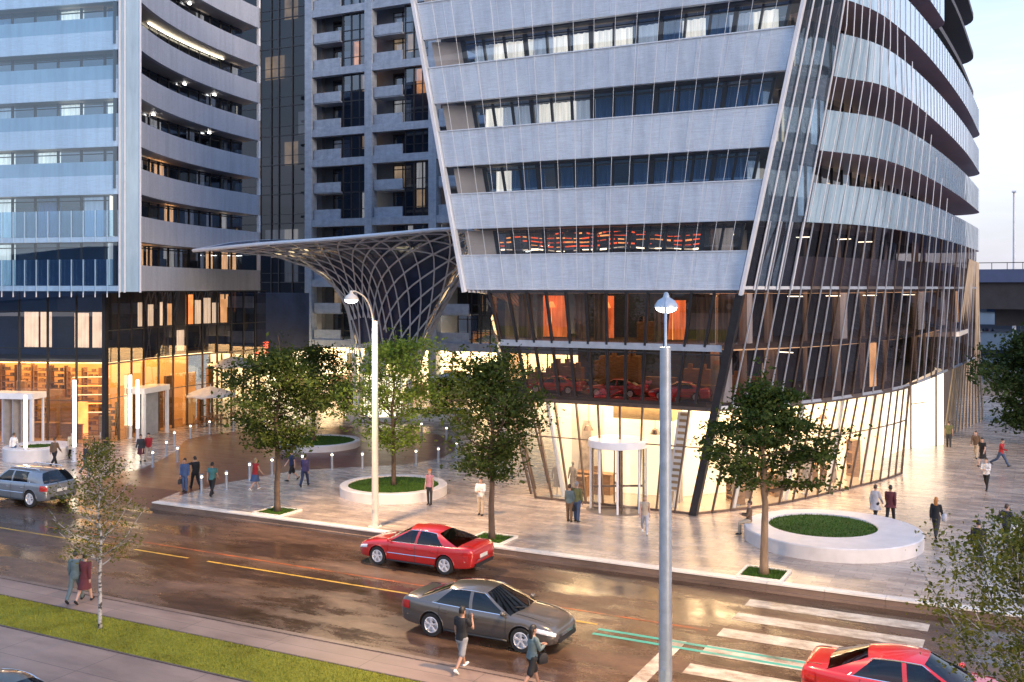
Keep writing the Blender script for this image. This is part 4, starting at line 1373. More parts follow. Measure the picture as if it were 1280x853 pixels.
# lit shops at the foot
mb = MB(); mb.grid([[(-80, YM + 3.2, 0), (-34, YM + 3.2, 0)], [(-80, YM + 3.2, 4.6), (-34, YM + 3.2, 4.6)]]); mb.build('shop_back_wall', emit('shop_glow_far', (1.0, .80, .48), 1.05, .35, .25), MTW)
mb = MB(); mb.grid([[(-80, YM + .3, 4.6), (-34, YM + .3, 4.6)], [(-80, YM + 3.2, 4.6), (-34, YM + 3.2, 4.6)]], flip=True); mb.build('shop_ceiling', MT['shop_ceiling'], MTW)
mb = MB()
for x in range(-80, -34, 2):
    mb.box((x + .3, YM + .3, 2.3), (.1, .12, 4.6)); mb.box((x + 1.3, YM + .3, 3.0), (2, .1, .08))
o = mb.build('shop_window', MT['bronze'], MTW)
mb = MB(); mb.quad((-80, YM + .36, 0), (-34, YM + .36, 0), (-34, YM + .36, 4.6), (-80, YM + .36, 4.6)); mb.build('pane', MT['glass_clear'], o)
for k in range(16):
    mb = MB(); x = rr.uniform(-72, -38); h = rr.uniform(.8, 2.6); mb.box((x, YM + rr.uniform(1.2, 2.6), h / 2 + (2.0 if k % 4 == 0 else 0)), (rr.uniform(.6, 2.2), .4, h)); mb.build('display_rack', rr.choice([MT['wood'], MT['wood'], MT['bronze'], MT['curtain_blue'], MT['leaf_dark']]), MTW)
# low annexe joining the block to the left tower: pale balcony ends and dark glass
AN = thing('link_building', 'narrow dark link block with two pale balcony ends beside the left tower', 'building', (-64, 74, 0))
mb = MB(); mb.prism([(-70, 72.5), (-63.4, 72.5), (-63.4, 80), (-70, 80)], 4.4, 10.0); mb.build('wall', MT['core'], AN)
mb = MB()
for k in range(6): mb.box((-69.6 + 1.22 * k, 72.42, 7.2), (.1, .14, 5.6))
for z in (5.8, 8.6): mb.box((-66.6, 72.43, z), (6.4, .1, .08))
mb.build('facade_mullion', MT['dark_metal'], AN)
for x, z in ((-69.0, 5.9), (-67.8, 8.7)):
    mb = MB(); mb.quad((x, 72.46, z), (x + 1.0, 72.46, z), (x + 1.0, 72.46, z + 1.2), (x, 72.46, z + 1.2)); mb.build('lit_window', MT['warm_room'], AN)
for z in (9.2, 6.0): 
    mb = MB(); mb.box((-65.0, 72.3, z), (3.0, .5, 1.05)); mb.build('balcony', MT['frame_concrete'], AN)
for z in (7.3, 4.9): 
    mb = MB(); mb.quad((-66.4, 72.44, z), (-63.6, 72.44, z), (-63.6, 72.44, z + 1.6), (-66.4, 72.44, z + 1.6)); mb.build('window', MT['glass_navy'], AN)
mb = MB(); mb.prism([(-70, 73.4), (-63.5, 73.4), (-63.5, 80), (-70, 80)], 0, 4.38); mb.build('shop_wall', bpy.data.materials['shop_glow_far'], AN)
mb = MB()
for k in range(5): mb.box((-69.8 + 1.5 * k, 73.2, 2.2), (.12, .16, 4.4))
mb.box((-66.7, 73.2, 3.1), (6.2, .12, .08)); mb.build('mullion', MT['bronze'], AN)

# ------------------------------------------------------------------ lattice canopy
CN = thing('lattice_canopy', 'trumpet-shaped canopy of pale lattice bars over dark blue glass on a flared stem', 'canopy', (-47.2, 68.9, 0))
CX, CYY = -47.2, 68.9
NA = 72
rp = [(-52.6, 53.6, 13.1), (-47, 53.9, 13.45), (-41.5, 55.0, 13.75), (-37.5, 56.6, 14.1), (-34.8, 58.9, 14.4), (-34.4, 62.5, 14.2), (-36.2, 66.8, 13.7), (-40, 71.5, 13.4), (-45, 74.5, 13.5),
      (-50.5, 74.0, 14.1), (-54.4, 70.4, 14.4), (-55.0, 65, 14.3), (-54.6, 60, 13.9), (-53.6, 56.2, 13.4)]
rp = [Vector(p) for p in rp]
rim = along(catmull(rp + [rp[0]], 14 * 12), n=NA)[:-1]
stem = []
for p in rim:
    d = Vector((p.x - CX, p.y - CYY, 0)).normalized()
    stem.append(Vector((CX, CYY, 0)) + d * 2.3)
def csurf(u, t):
    """u index around (float), t 0 at the foot .. 1 at the rim"""
    k = int(math.floor(u)) % NA; f = u - math.floor(u)
    r_ = rim[k].lerp(rim[(k + 1) % NA], f); s_ = stem[k].lerp(stem[(k + 1) % NA], f)
    dd = Vector((r_.x - CX, r_.y - CYY)).normalized()
    b = min(1, max(0, (dd.x * CY + dd.y * SY + .35) / 1.1)); b = b * b * (3 - 2 * b)
    z = r_.z * (1 - (1 - t) ** (2.3 - 1.15 * b))
    w = t ** (2.6 - 1.15 * b)
    return Vector((s_.x + (r_.x - s_.x) * w, s_.y + (r_.y - s_.y) * w, z))
rows = [[csurf(k, t / 22) for k in range(NA)] for t in range(23)]
def inward(p, q): return p + (Vector((CX, CYY, p.z)) - p).normalized() * q + Vector((0, 0, q * .6))
mb = MB(); mb.grid([[inward(p, .2) for p in r_] for r_ in rows[5:]], closed=True)
mb.build('glass_shell', pbr('dark_blue_glass', (.03, .05, .11), .12, 0, .5, .5, coat=.3), CN, smooth=True)
mb = MB(); mb.grid([[inward(p, .15) for p in r_] for r_ in rows[:6]], closed=True)
mb.build('stem_glass', MT['glass_clear'], CN, smooth=True)
mb = MB(); mb.tube(rim + [rim[0], rim[1]], .13, 8, cap=False); mb.build('rim', MT['white_metal'], CN)
lmat = pbr('lattice_metal', (.76, .79, .86), .4, .0, .06, 1)
ND = 33
for s in (1, -1):
    lat = MB()
    for k in range(ND):
        t0 = 0 if k % 3 == 0 else 6
        lat.tube([csurf(k * NA / ND + s * 15 * t / 18, t / 18) for t in range(t0, 19)], .062, 4, cap=False)
    lat.build('lattice_layer', lmat, CN)
for t in (.80, .88, .94, .975):
    mb = MB(); mb.tube([csurf(k, t) for k in range(NA)] + [csurf(0, t)], .055, 4, cap=False)
    mb.build('ring_bar', lmat, CN)
mb = MB(); mb.lathe([(1.5, 0), (1.5, 3.4), (0, 3.4)], (CX, CYY, 0), 24); mb.build('lit_core', emit('lit_stem_core', (1.0, .82, .52), 1.0, .15, .5), CN)
mb = MB(); mb.lathe([(2.9, 0), (2.9, .35), (2.1, .35)], (CX, CYY, 0), 40); mb.build('base_ring', MT['white_stone'], CN)

# ------------------------------------------------------------------ far right: viaduct and what stands beyond
VD = thing('viaduct', 'dark concrete road viaduct with a railing crossing behind the right-hand tower', 'viaduct', (18, 128, 0))
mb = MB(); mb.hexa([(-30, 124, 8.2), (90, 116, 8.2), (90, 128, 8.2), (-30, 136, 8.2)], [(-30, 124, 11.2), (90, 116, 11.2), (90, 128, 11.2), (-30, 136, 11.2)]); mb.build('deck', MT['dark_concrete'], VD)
mb = MB(); mb.hexa([(-30, 123.6, 11.1), (90, 115.6, 11.1), (90, 115.98, 11.1), (-30, 123.98, 11.1)], [(-30, 123.6, 12.5), (90, 115.6, 12.5), (90, 115.98, 12.5), (-30, 123.98, 12.5)]); mb.build('parapet', pbr('blue_parapet', (.075, .10, .19), .5, 0, .15, .4), VD)
mb = MB()
for k in range(80):
    x = -30 + 120 * k / 80; mb.box((x, 123.7 - 8 * k / 80, 12.85), (.07, .07, .7))
mb.beam((-30, 123.7, 13.2), (90, 115.7, 13.2), .08, .08); mb.build('railing', MT['dark_metal'], VD)
mb = MB()
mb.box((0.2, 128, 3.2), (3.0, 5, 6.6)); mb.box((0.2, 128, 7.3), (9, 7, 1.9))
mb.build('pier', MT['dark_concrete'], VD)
FB = thing('far_building', 'low pale-blue glazed building under the viaduct at the right edge', 'building', (10, 150, 0))
mb = MB(); mb.prism([(-16, 145), (40, 138), (42, 160), (-16, 160)], 0, 9.5); mb.build('wall', pbr('pale_blue_cladding', (.24, .33, .42), .4, 0, .2, .3), FB)
mb = MB()
for z in (2.2, 5.4, 7.9): mb.beam((-16, 144.9, z), (40, 137.9, z), .2, .9)
mb.build('window_band', MT['glass_navy'], FB)
mb = MB(); mb.prism([(-20, 112), (60, 104), (60, 104.5), (-20, 112.5)], 0, 1.1); o = mb.build('low_wall', MT['beige_wall']); tag(o, 'low beige wall along the far end of the plaza beneath the viaduct', 'wall')
LPF = thing('light_mast', 'slim tall white mast standing beyond the viaduct at the right edge', 'mast', (-2.7, 141, 0))
mb = MB(); mb.tube([(-2.7, 141, 0), (-2.7, 141, 22.3)], [.24, .13], 8); mb.build('pole', MT['white_metal'], LPF)
mb = MB(); mb.box((-2.7, 140.6, 22.35), (.5, 1.0, .15)); mb.build('lamp_head', MT['white_metal'], LPF)
# café shelving and counters inside the left lobby, lit by its ceiling
rr = random.Random(77)
for k in range(10):
    mb = MB(); x = -71 + k * 1.35; y = 50.9 + .24 * (x + 64)
    w_ = rr.uniform(.9, 1.2); h = rr.choice([2.4, 4.8, 4.9, 5.1])
    for s in range(int(h / .42)):
        mb.box((x, y - .3, .3 + s * .42), (w_, .35, .05), rz=.24)
        for q in range(rr.randrange(1, 4)): mb.box((x + rr.uniform(-.4, .4), y - .32, .42 + s * .42), (rr.uniform(.08, .28), .2, rr.uniform(.12, .3)), rz=.24)
    for sg in (-1, 1): mb.box((x + sg * w_ / 2, y - .3 + sg * .12 * w_, h / 2), (.06, .38, h), rz=.24)
    mb.build('shelf_rack', MT['wood'] if k % 3 else MT['bronze'], LT)
for k in range(5):
    mb = MB(); x = -69 + k * 2.3; y = 48.6 + .24 * (x + 64); mb.box((x, y, .5), (1.6, .6, 1.0), rz=.24); mb.box((x, y, 1.03), (1.8, .75, .06), rz=.24); mb.build('counter', MT['wood'], LT)
# ------------------------------------------------------------------ vehicles
def car_paint(name, col, metal=0.25, rough=0.28):
    m, nt, out = new_mat(name)
    v = tex_coord(nt)
    fl = noise(nt, v, 220, 2); dirt = noise(nt, v, 1.6, 5)
    c = ramp(nt, fl, [(0.3, tuple(x * .85 for x in col)), (0.7, tuple(min(1, x * 1.15) for x in col))])
    c = mixc(nt, ramp(nt, dirt, [(.5, (0, 0, 0)), (.8, (.25,) * 3)]), c, (.10, .085, .07))
    principled(nt, out, c, rough, metal, .5, 1.0)
    return m


MT['car_glass'] = glass('car_glass', (0.17, 0.18, 0.19), 0.05)
MT['tyre'] = pbr('tyre_rubber', (0.018, 0.018, 0.018), 0.85, 0, .2, 8)
MT['alloy'] = pbr('alloy_rim', (0.72, 0.72, 0.74), 0.3, 0.35, .08, 5)
MT['chrome'] = pbr('chrome', (0.72, 0.72, 0.74), 0.15, 0.9, .05, 4)
MT['trim'] = pbr('black_trim', (0.015, 0.015, 0.016), 0.5, 0, .1, 4)
MT['seat_cloth'] = pbr('seat_cloth', (0.10, 0.09, 0.085), 0.85, 0, .2, 5)
MT['tail'] = pbr('tail_lamp_glass', (0.42, 0.012, 0.01), 0.15, 0, .2, 9, coat=1)
MT['head'] = pbr('head_lamp_glass', (0.66, 0.66, 0.68), 0.1, .2, .3, 9, coat=1)
MT['plate'] = pbr('number_plate', (0.55, 0.55, 0.52), 0.5)

SEDAN = dict(
    st=[(-2.46, .66, .44, .74, .76), (-2.43, .78, .36, .90, .93), (-2.30, .855, .28, .985, 1.03), (-2.0, .90, .24, .985, 1.05), (-1.6, .92, .22, .965, 1.03), (-.9, .925, .2, .945, .99),
        (0, .925, .2, .925, .97), (.8, .92, .2, .915, .975), (1.15, .915, .2, .90, .965), (1.6, .90, .21, .86, .915), (2.0, .86, .22, .79, .835), (2.24, .78, .24, .70, .745), (2.36, .66, .30, .60, .64), (2.40, .52, .36, .53, .55)],
    axle=(1.44, -1.38), wr=.335, gh=[(1.14, .22), (.98, .12), (-.10, -.16), (-.20, -.26), (-1.30, -.84), (-1.92, -.98)], zr=1.39, crown=.08, yr=.575, yb=.90,
    belt=(.915, .965), xbulge=(.16, .12))
SUVP = dict(
    st=[(-2.46, .70, .50, .92, .95), (-2.43, .82, .40, 1.06, 1.08), (-2.32, .90, .32, 1.12, 1.13), (-2.0, .945, .28, 1.13, 1.14), (-1.6, .96, .27, 1.12, 1.14), (-.9, .965, .26, 1.10, 1.13),
        (0, .965, .26, 1.08, 1.12), (.8, .96, .26, 1.07, 1.12), (1.15, .955, .26, 1.06, 1.12), (1.6, .94, .27, 1.03, 1.08), (2.0, .90, .28, .97, 1.02), (2.24, .83, .30, .88, .92), (2.38, .70, .36, .76, .80), (2.42, .56, .42, .68, .7)],
    axle=(1.48, -1.46), wr=.39, gh=[(1.10, .40), (.95, .28), (-.10, -.12), (-.20, -.22), (-1.20, -1.14), (-2.28, -1.92)], zr=1.62, crown=.07, yr=.68, yb=.90,
    belt=(1.07, 1.12), xbulge=(.16, .10))


def bool_cut(o, cutters):
    dg = None
    for c in cutters:
        md = o.modifiers.new('cut', 'BOOLEAN'); md.operation = 'DIFFERENCE'; md.object = c; md.solver = 'EXACT'
    bpy.context.view_layer.update()
    dg = bpy.context.evaluated_depsgraph_get()
    me = bpy.data.meshes.new_from_object(o.evaluated_get(dg))
    o.modifiers.clear()
    old = o.data; o.data = me; me.name = o.name
    bpy.data.meshes.remove(old)
    for c in cutters:
        d = c.data; bpy.data.objects.remove(c); bpy.data.meshes.remove(d)


def wheel_parts(root, x, y, r, P):
    s = 1 if y > 0 else -1
    w = .22
    prof = [(r * .62, -.10), (r * .95, -.11), (r, -.07), (r, .07), (r * .95, .11), (r * .66, .105), (r * .62, .09)]
    n = 28
    mb = MB()
    mb.grid([[(x + a * math.cos(2 * PI * j / n), y + b * s, r + a * math.sin(2 * PI * j / n)) for j in range(n)] for a, b in prof], closed=True)
    t = fixn(mb.build('tyre', MT['tyre'], None)); shade(t)
    mb = MB()
    mb.grid([[(x + a * math.cos(2 * PI * j / n), y + b * s, r + a * math.sin(2 * PI * j / n)) for j in range(n)] for a, b in [(r * .67, .112), (r * .63, .118), (r * .60, .10), (r * .58, .02), (r * .2, .0)]], closed=True)
    for k in range(5):
        a = 2 * PI * k / 5 + .3
        for da in (-.11, .11):
            p0 = Vector((x + .04 * math.cos(a), y + .095 * s, r + .04 * math.sin(a)))
            p1 = Vector((x + r * .62 * math.cos(a + da), y + .105 * s, r + r * .62 * math.sin(a + da)))
            mb.beam(p0, p1, .042, .03)
    mb.tube([(x, y + .04 * s, r), (x, y + .112 * s, r)], .055, 12)
    rim_ = mb.build('rim', MT['alloy'], None)
    hub = MB(); hub.tube([(x, y - .06 * s, r), (x, y - .02 * s, r)], r * .62, 20); 
    wl = hub.build('wheel', MT['trim'], root, world=False)
    t.parent = wl; rim_.parent = wl
    return wl


def make_car(name, label, P, paint, group=None, mould=True):
    root = thing(name, label, 'car', group=group)
    st = [Vector(s[:1] + s[1:4]) if False else s for s in P['st']]
    # dense stations by Catmull-Rom on every column
    cols = list(zip(*st))
    n = 56
    dense = []
    chan = [catmull([Vector((st[i][0], cols[c][i], 0)) for i in range(len(st))], n) for c in range(1, 5)]
    for i in range(n + 1):
        dense.append((chan[0][i].x, chan[0][i].y, chan[1][i].y, chan[2][i].y, chan[3][i].y))
    def sect(s):
        x, w, zb, zs, zt = s
        h = [(0, zb), (.45 * w, zb), (.84 * w, zb + .005), (.955 * w, zb + .05), (.992 * w, zb + .16), (1.0 * w, (zb + zs) / 2), (.995 * w, zs - .22), (.978 * w, zs - .11), (.955 * w, zs - .045), (.915 * w, zs - .005), (.82 * w, zs + (zt - zs) * .42), (.5 * w, zs + (zt - zs) * .86), (0, zt)]
        return [(x, y, z) for y, z in h] + [(x, -y, z) for y, z in h[-2:0:-1]]
    mb = MB()
    rows = [sect(s) for s in dense]
    mb.grid(rows, closed=True)
    mb.ring_fan(rows[0], flip=False); mb.ring_fan(rows[-1], flip=True)
    body = fixn(mb.build('body', paint, None))
    cut = []
    for ax in P['axle']:
        for s in (1, -1):
            c = MB(); r = P['wr'] + .055
            k = 28
            rows = [[(ax + r * math.cos(2 * PI * j / k), s * yy, P['wr'] + r * math.sin(2 * PI * j / k)) for j in range(k)] for yy in (.62, 1.2)]
            c.grid(rows, closed=True); c.ring_fan(rows[0]); c.ring_fan(rows[1], flip=True)
            cut.append(fixn(c.build('cutter', MT['trim'])))
    bool_cut(body, cut)
    shade(body, 32)
    body.parent = root
    # greenhouse
    gh = P['gh']; zr = P['zr']; cr = P['crown']
    def wat(x):
        for a, b in zip(dense, dense[1:]):
            if a[0] <= x <= b[0]:
                t = (x - a[0]) / (b[0] - a[0]); return [a[k] + (b[k] - a[k]) * t for k in range(5)]
        return dense[0] if x < dense[0][0] else dense[-1]
    def sidept(i, t, s):
        """station i (float), t 0 belt .. 1 roof edge"""
        k = min(int(i), len(gh) - 2); f = i - k
        xb = gh[k][0] + (gh[k + 1][0] - gh[k][0]) * f; xr = gh[k][1] + (gh[k + 1][1] - gh[k][1]) * f
        w_ = wat(xb)
        yb = w_[1] * P['yb']; zb = w_[3] - .012
        # roof edge droops and narrows at both ends
        e = (xr - gh[-1][1]) / (gh[0][1] - gh[-1][1])
        yr_ = P['yr'] * (1 - .10 * abs(2 * e - 1) ** 3)
        zr_ = zr - .035 * (2 * e - 1) ** 2 - .035 * (1 - e) ** 3
        b = .045 * math.sin(PI * t)
        return Vector((xb + (xr - xb) * t, s * (yb + (yr_ - yb) * t + b), zb + (zr_ - zb) * t))
    T = [0, .2, .4, .6, .8, .93, 1]
    roof = MB(); wins = []
    for s in (1, -1):
        for a, b, isw in ((0, 1, 0), (1, 2, 1), (2, 3, 0), (3, 4, 1), (4, 5, 0)):
            sub = 6
            def patch(t0, t1):
                tt = [t0 + (t1 - t0) * q / 5 for q in range(6)]
                return [[sidept(a + (b - a) * q / sub, t, s) for q in range(sub + 1)] for t in tt]
            if isw:
                m = MB(); m.grid(patch(.03, .93), flip=(s < 0)); wins.append(m)
                roof.grid(patch(.93, 1), flip=(s < 0)); roof.grid(patch(0, .03), flip=(s < 0))
            else:
                roof.grid(patch(0, 1), flip=(s < 0))
    def across(i, t, bul, q):
        """point between left and right edges, q -1..1"""
        p = sidept(i, t, 1)
        c_ = (1 - q * q)
        return Vector((p.x + bul * c_, p.y * q, p.z + cr * c_ * t + .02 * c_ * (1 - t)))
    Q = [-1 + 2 * k / 12 for k in range(13)]
    nrows = 12
    rws = []
    for k in range(nrows + 1):
        i = 5 * k / nrows
        e = k / nrows
        bul = P['xbulge'][0] * .5 * max(0, 1 - e * 6) - P['xbulge'][1] * .5 * max(0, 1 - (1 - e) * 6)
        rws.append([across(i, 1, bul, q) for q in Q])
    roof.grid(rws)
    ro = fixn(roof.build('roof', paint, root, world=False)); shade(ro, 40)
    ws = MB(); ws.grid([[across(0, t, P['xbulge'][0] * (1 - t * .5), q) for q in Q] for t in (0, .2, .4, .6, .8, 1)])
    o = ws.build('windscreen', MT['car_glass'], root, smooth=True, world=False)
    ws = MB(); ws.grid([[across(5, t, -P['xbulge'][1] * (1 - t * .5), q) for q in Q] for t in (0, .2, .4, .6, .8, 1)], flip=True)
    ws.build('rear_window', MT['car_glass'], root, smooth=True, world=False)
    for m in wins: m.build('side_window', MT['car_glass'], root, smooth=True, world=False)
    # chrome line round the side windows
    for s in (1, -1):
        m = MB()
        up = [sidept(.9 + (4.15 - .9) * k / 20, .95, s) + Vector((0, s * .006, 0)) for k in range(21)]
        dn = [sidept(.9 + (4.15 - .9) * k / 20, .02, s) + Vector((0, s * .006, 0)) for k in range(21)]
        m.tube(up + dn[::-1] + [up[0]], .014, 5, cap=False)
        m.build('window_trim', MT['chrome'], root, world=False)
    # dark cabin with seats
    m = MB()
    for x in (.15, -.85):
        for s in (-1, 1):
            m.box((x, s * .38, .88), (.14, .46, .62), ry=-.2); m.box((x - .08, s * .38, 1.22), (.09, .26, .18))
    m.box((.72, 0, .90), (.3, 1.3, .1)); m.tube([(.50 + .1 * math.cos(0), .38 + .17 * math.cos(2 * PI * k / 12), 1.0 + .17 * math.sin(2 * PI * k / 12)) for k in range(13)], .018, 5)
    m.box((-.3, 0, .80), (2.5, 1.5, .05)); m.build('seats', MT['seat_cloth'], root, world=False)
    # wheels
    for ax in P['axle']:
        for s in (1, -1):
            wheel_parts(root, ax, s * (.80 if P is SEDAN else .84), P['wr'], P)
    # lamps, grille, bumpers, plates
    def surf(x, zf):
        """side surface point, zf 0 sill..1 shoulder"""
        w_ = wat(x); 
        return w_[1], w_[2] + (w_[3] - w_[2]) * zf
    for s in (1, -1):
        m = MB()
        rows = []
        for zz_ in (.62, .74, .87):
            row = []
            for k in range(6):
                x = 1.88 + .48 * k / 5
                w_, z_ = surf(x, zz_ if zz_ < .87 else .86)
                row.append((x + .012, s * (w_ * (1 - (.08 if zz_ > .8 else 0)) + .012), z_ + .015))
            rows.append(row)
        m.grid(rows, flip=(s < 0)); m.build('headlight', MT['head'], root, smooth=True, world=False)
        m = MB()
        rows = []
        for zz_ in (.60, .75, .9):
            row = []
            for k in range(6):
                x = -2.10 - .345 * k / 5
                w_, z_ = surf(x, zz_)
                row.append((x - .012, s * (w_ * (1.0 if zz_ < .8 else .97) + .012), z_))
            rows.append(row)
        m.grid(rows, flip=(s > 0)); m.build('tail_light', MT['tail'], root, smooth=True, world=False)
        # mirror
        m = MB(); b = sidept(.95, .12, s)
        m.lathe([(0, -.055), (.07, -.05), (.095, 0), (.075, .05), (0, .06)], (b.x + .02, b.y + s * .13, b.z + .03), 10, sx=.75)
        m.beam(b, (b.x + .02, b.y + s * .1, b.z + .01), .05, .04)
        m.build('mirror', paint, root, smooth=True, world=False)
        # doors: shut lines, handle, rub strip
        for xl in (.98, -.16, -1.12):
            m = MB(); pts = []
            for zf in (.12, .35, .6, .82, .95):
                w_, z_ = surf(xl, zf); ww = {.12: .98, .35: 1.0, .6: 1.0, .82: .985, .95: .955}[zf]
                pts.append((xl - (.16 * (1 - zf) * -1 if xl == -1.12 and zf < .5 else 0), s * (w_ * ww + .003), z_))
            m.tube(pts, .007, 4, cap=False)
            m.build('shut_line', MT['trim'], root, world=False)
        for xl in (.02, -.95):
            m = MB(); w_, z_ = surf(xl, .74); m.box((xl, s * (w_ + .012), z_), (.2, .03, .035)); m.build('door_handle', paint if P is SEDAN else MT['chrome'], root, world=False)
        if mould:
          m = MB(); pts = [(1.0 - 2.05 * k / 8, s * (surf(1.0 - 2.05 * k / 8, .46)[0] * 1.0 + .006), surf(1.0 - 2.05 * k / 8, .46)[1]) for k in range(9)]
          m.tube(pts, .014, 4); m.build('side_moulding', MT['chrome'], root, world=False)
    for s in (1, -1):      # bonnet and boot shut lines
        m = MB(); pts = []
        for q in range(9):
            x = 1.18 + .98 * q / 8; w_ = wat(x); pts.append((x, s * w_[1] * .70, w_[3] + (w_[4] - w_[3]) * .64 + .004))
        m.tube(pts, .008, 4, cap=False); m.build('bonnet_line', MT['trim'], root, world=False)
        m = MB(); pts = []
        for q in range(6):
            x = -2.0 - .36 * q / 5; w_ = wat(x); pts.append((x, s * w_[1] * .72, w_[3] + (w_[4] - w_[3]) * .62 + .004))
        m.tube(pts, .008, 4, cap=False); m.build('boot_line', MT['trim'], root, world=False)
        m = MB(); m.tube([(1.25, s * .05, wat(1.25)[4] + .02), (1.02, s * .42, 1.04)], .012, 5); m.build('wiper', MT['trim'], root, world=False)
    m = MB()
    fx = P['st'][-1][0]; fz = P['st'][-1][3]
    for k in range(5): m.beam((fx - .005, -.36, fz - .015 - .035 * k), (fx - .005, .36, fz - .015 - .035 * k), .03, .012)
    m.build('grille', MT['chrome'], root, world=False)
    m = MB(); m.box((fx - .08, 0, P['st'][-1][2] + .0), (.2, 1.1, .12)); m.build('front_intake', MT['trim'], root, world=False)
    rx = P['st'][0][0]
    m = MB(); pts = []
    for q in range(-8, 9):
        yq = q / 8; x = rx + .012 + .30 * abs(yq) ** 5
        w_ = wat(max(x, rx)); pts.append((x - .02, yq * (w_[1] + .006), (P['st'][0][2] + P['st'][0][3]) / 2 - .05))
    m.tube(pts, .014, 5); m.build('bumper_strip', MT['chrome'] if mould else paint, root, world=False)
    for s in (1, -1):
        m = MB(); pts = [(x, s * (wat(x)[1] * .985), wat(x)[2] + .06) for x in [P['axle'][1] + P['wr'] + .08 + (P['axle'][0] - P['axle'][1] - 2 * P['wr'] - .16) * q / 8 for q in range(9)]]
        m.tube(pts, .035, 6); m.build('sill_trim', MT['trim'], root, smooth=True, world=False)
        for ax in P['axle']:
            m = MB(); r = P['wr'] + .06
            m.tube([(ax + r * math.cos(a), s * (wat(ax + r * math.cos(a))[1] * .992), P['wr'] + r * math.sin(a)) for a in [R(8 + 164 * q / 14) for q in range(15)]], .013, 5, cap=False); m.build('arch_lip', paint, root, smooth=True, world=False)

    m = MB(); m.box((rx + .005, 0, (P['st'][0][2] + P['st'][0][3]) / 2 + .06), (.03, .52, .13)); m.build('number_plate', MT['plate'], root, world=False)
    m = MB(); m.box((rx + .05, 0, P['st'][0][2] - .04), (.22, 1.25, .10)); m.build('rear_bumper_trim', MT['trim'], root, world=False)
    for s in (1, -1):
        m = MB(); m.tube([(rx - .02, s * .5, P['st'][0][2] - .09), (rx + .2, s * .5, P['st'][0][2] - .09)], .035, 8); m.build('exhaust', MT['chrome'], root, world=False)
    if P is SUVP:
        for s in (1, -1):
            m = MB(); m.tube([(x, s * .62, z) for x, z in ((.25, 1.69), (.1, 1.73), (-1.5, 1.73), (-1.75, 1.68))], .02, 6); m.build('roof_rail', MT['chrome'], root, world=False)
    return root


def put(o, x, y, rz, sc=1.0, z=-0.296):
    o.location = (x, y, z); o.rotation_euler = (0, 0, rz); o.scale = (sc,) * 3


red = car_paint('red_paint', (0.48, 0.012, 0.012))
c1 = make_car('sedan', 'red sedan with chrome side strip driving past the plaza kerb beside the grey sedan', SEDAN, red, 'cars on the road')
put(c1, -21.35, 34.05, PI, 1.075)
c2 = make_car('sedan', 'dark grey sedan in the near lane behind the two pedestrians', SEDAN, car_paint('graphite_paint', (0.12, 0.105, 0.09), .5), 'cars on the road', False)
put(c2, -15.2, 28.05, 0, 1.1)
c3 = copy_tree(c1); c3['label'] = 'bright red sedan cut off by the bottom edge of the photo beside the birch'
put(c3, -2.75, 27.75, 0, 1.1)
c4 = make_car('estate_car', 'silver-grey sport utility car with roof rails at the left edge of the road', SUVP, car_paint('steel_paint', (0.22, 0.235, 0.26), .5), 'cars on the road')
put(c4, -45.65, 34.95, PI, 1.07)
c5 = copy_tree(c2); c5['label'] = 'dark car of which only the roof shows at the bottom left corner'
put(c5, -21.6, 16.0, 0, 1.1)
# small red cars behind the first-floor glass of the tower
for k, (x, y, a) in enumerate(((-21.4, 46.4, .1), (-18.1, 46.3, .06), (-14.9, 46.2, .1))):
    c = copy_tree(c1)
    c['label'] = ['left-hand red car behind the dark glass above the shop', 'middle red car behind the dark glass above the revolving door', 'right-hand red car behind the dark glass near the leaning corner post'][k]
    c['group'] = 'red cars behind the upstairs glass'
    put(c, x, y, PI + a, .60, 5.27)
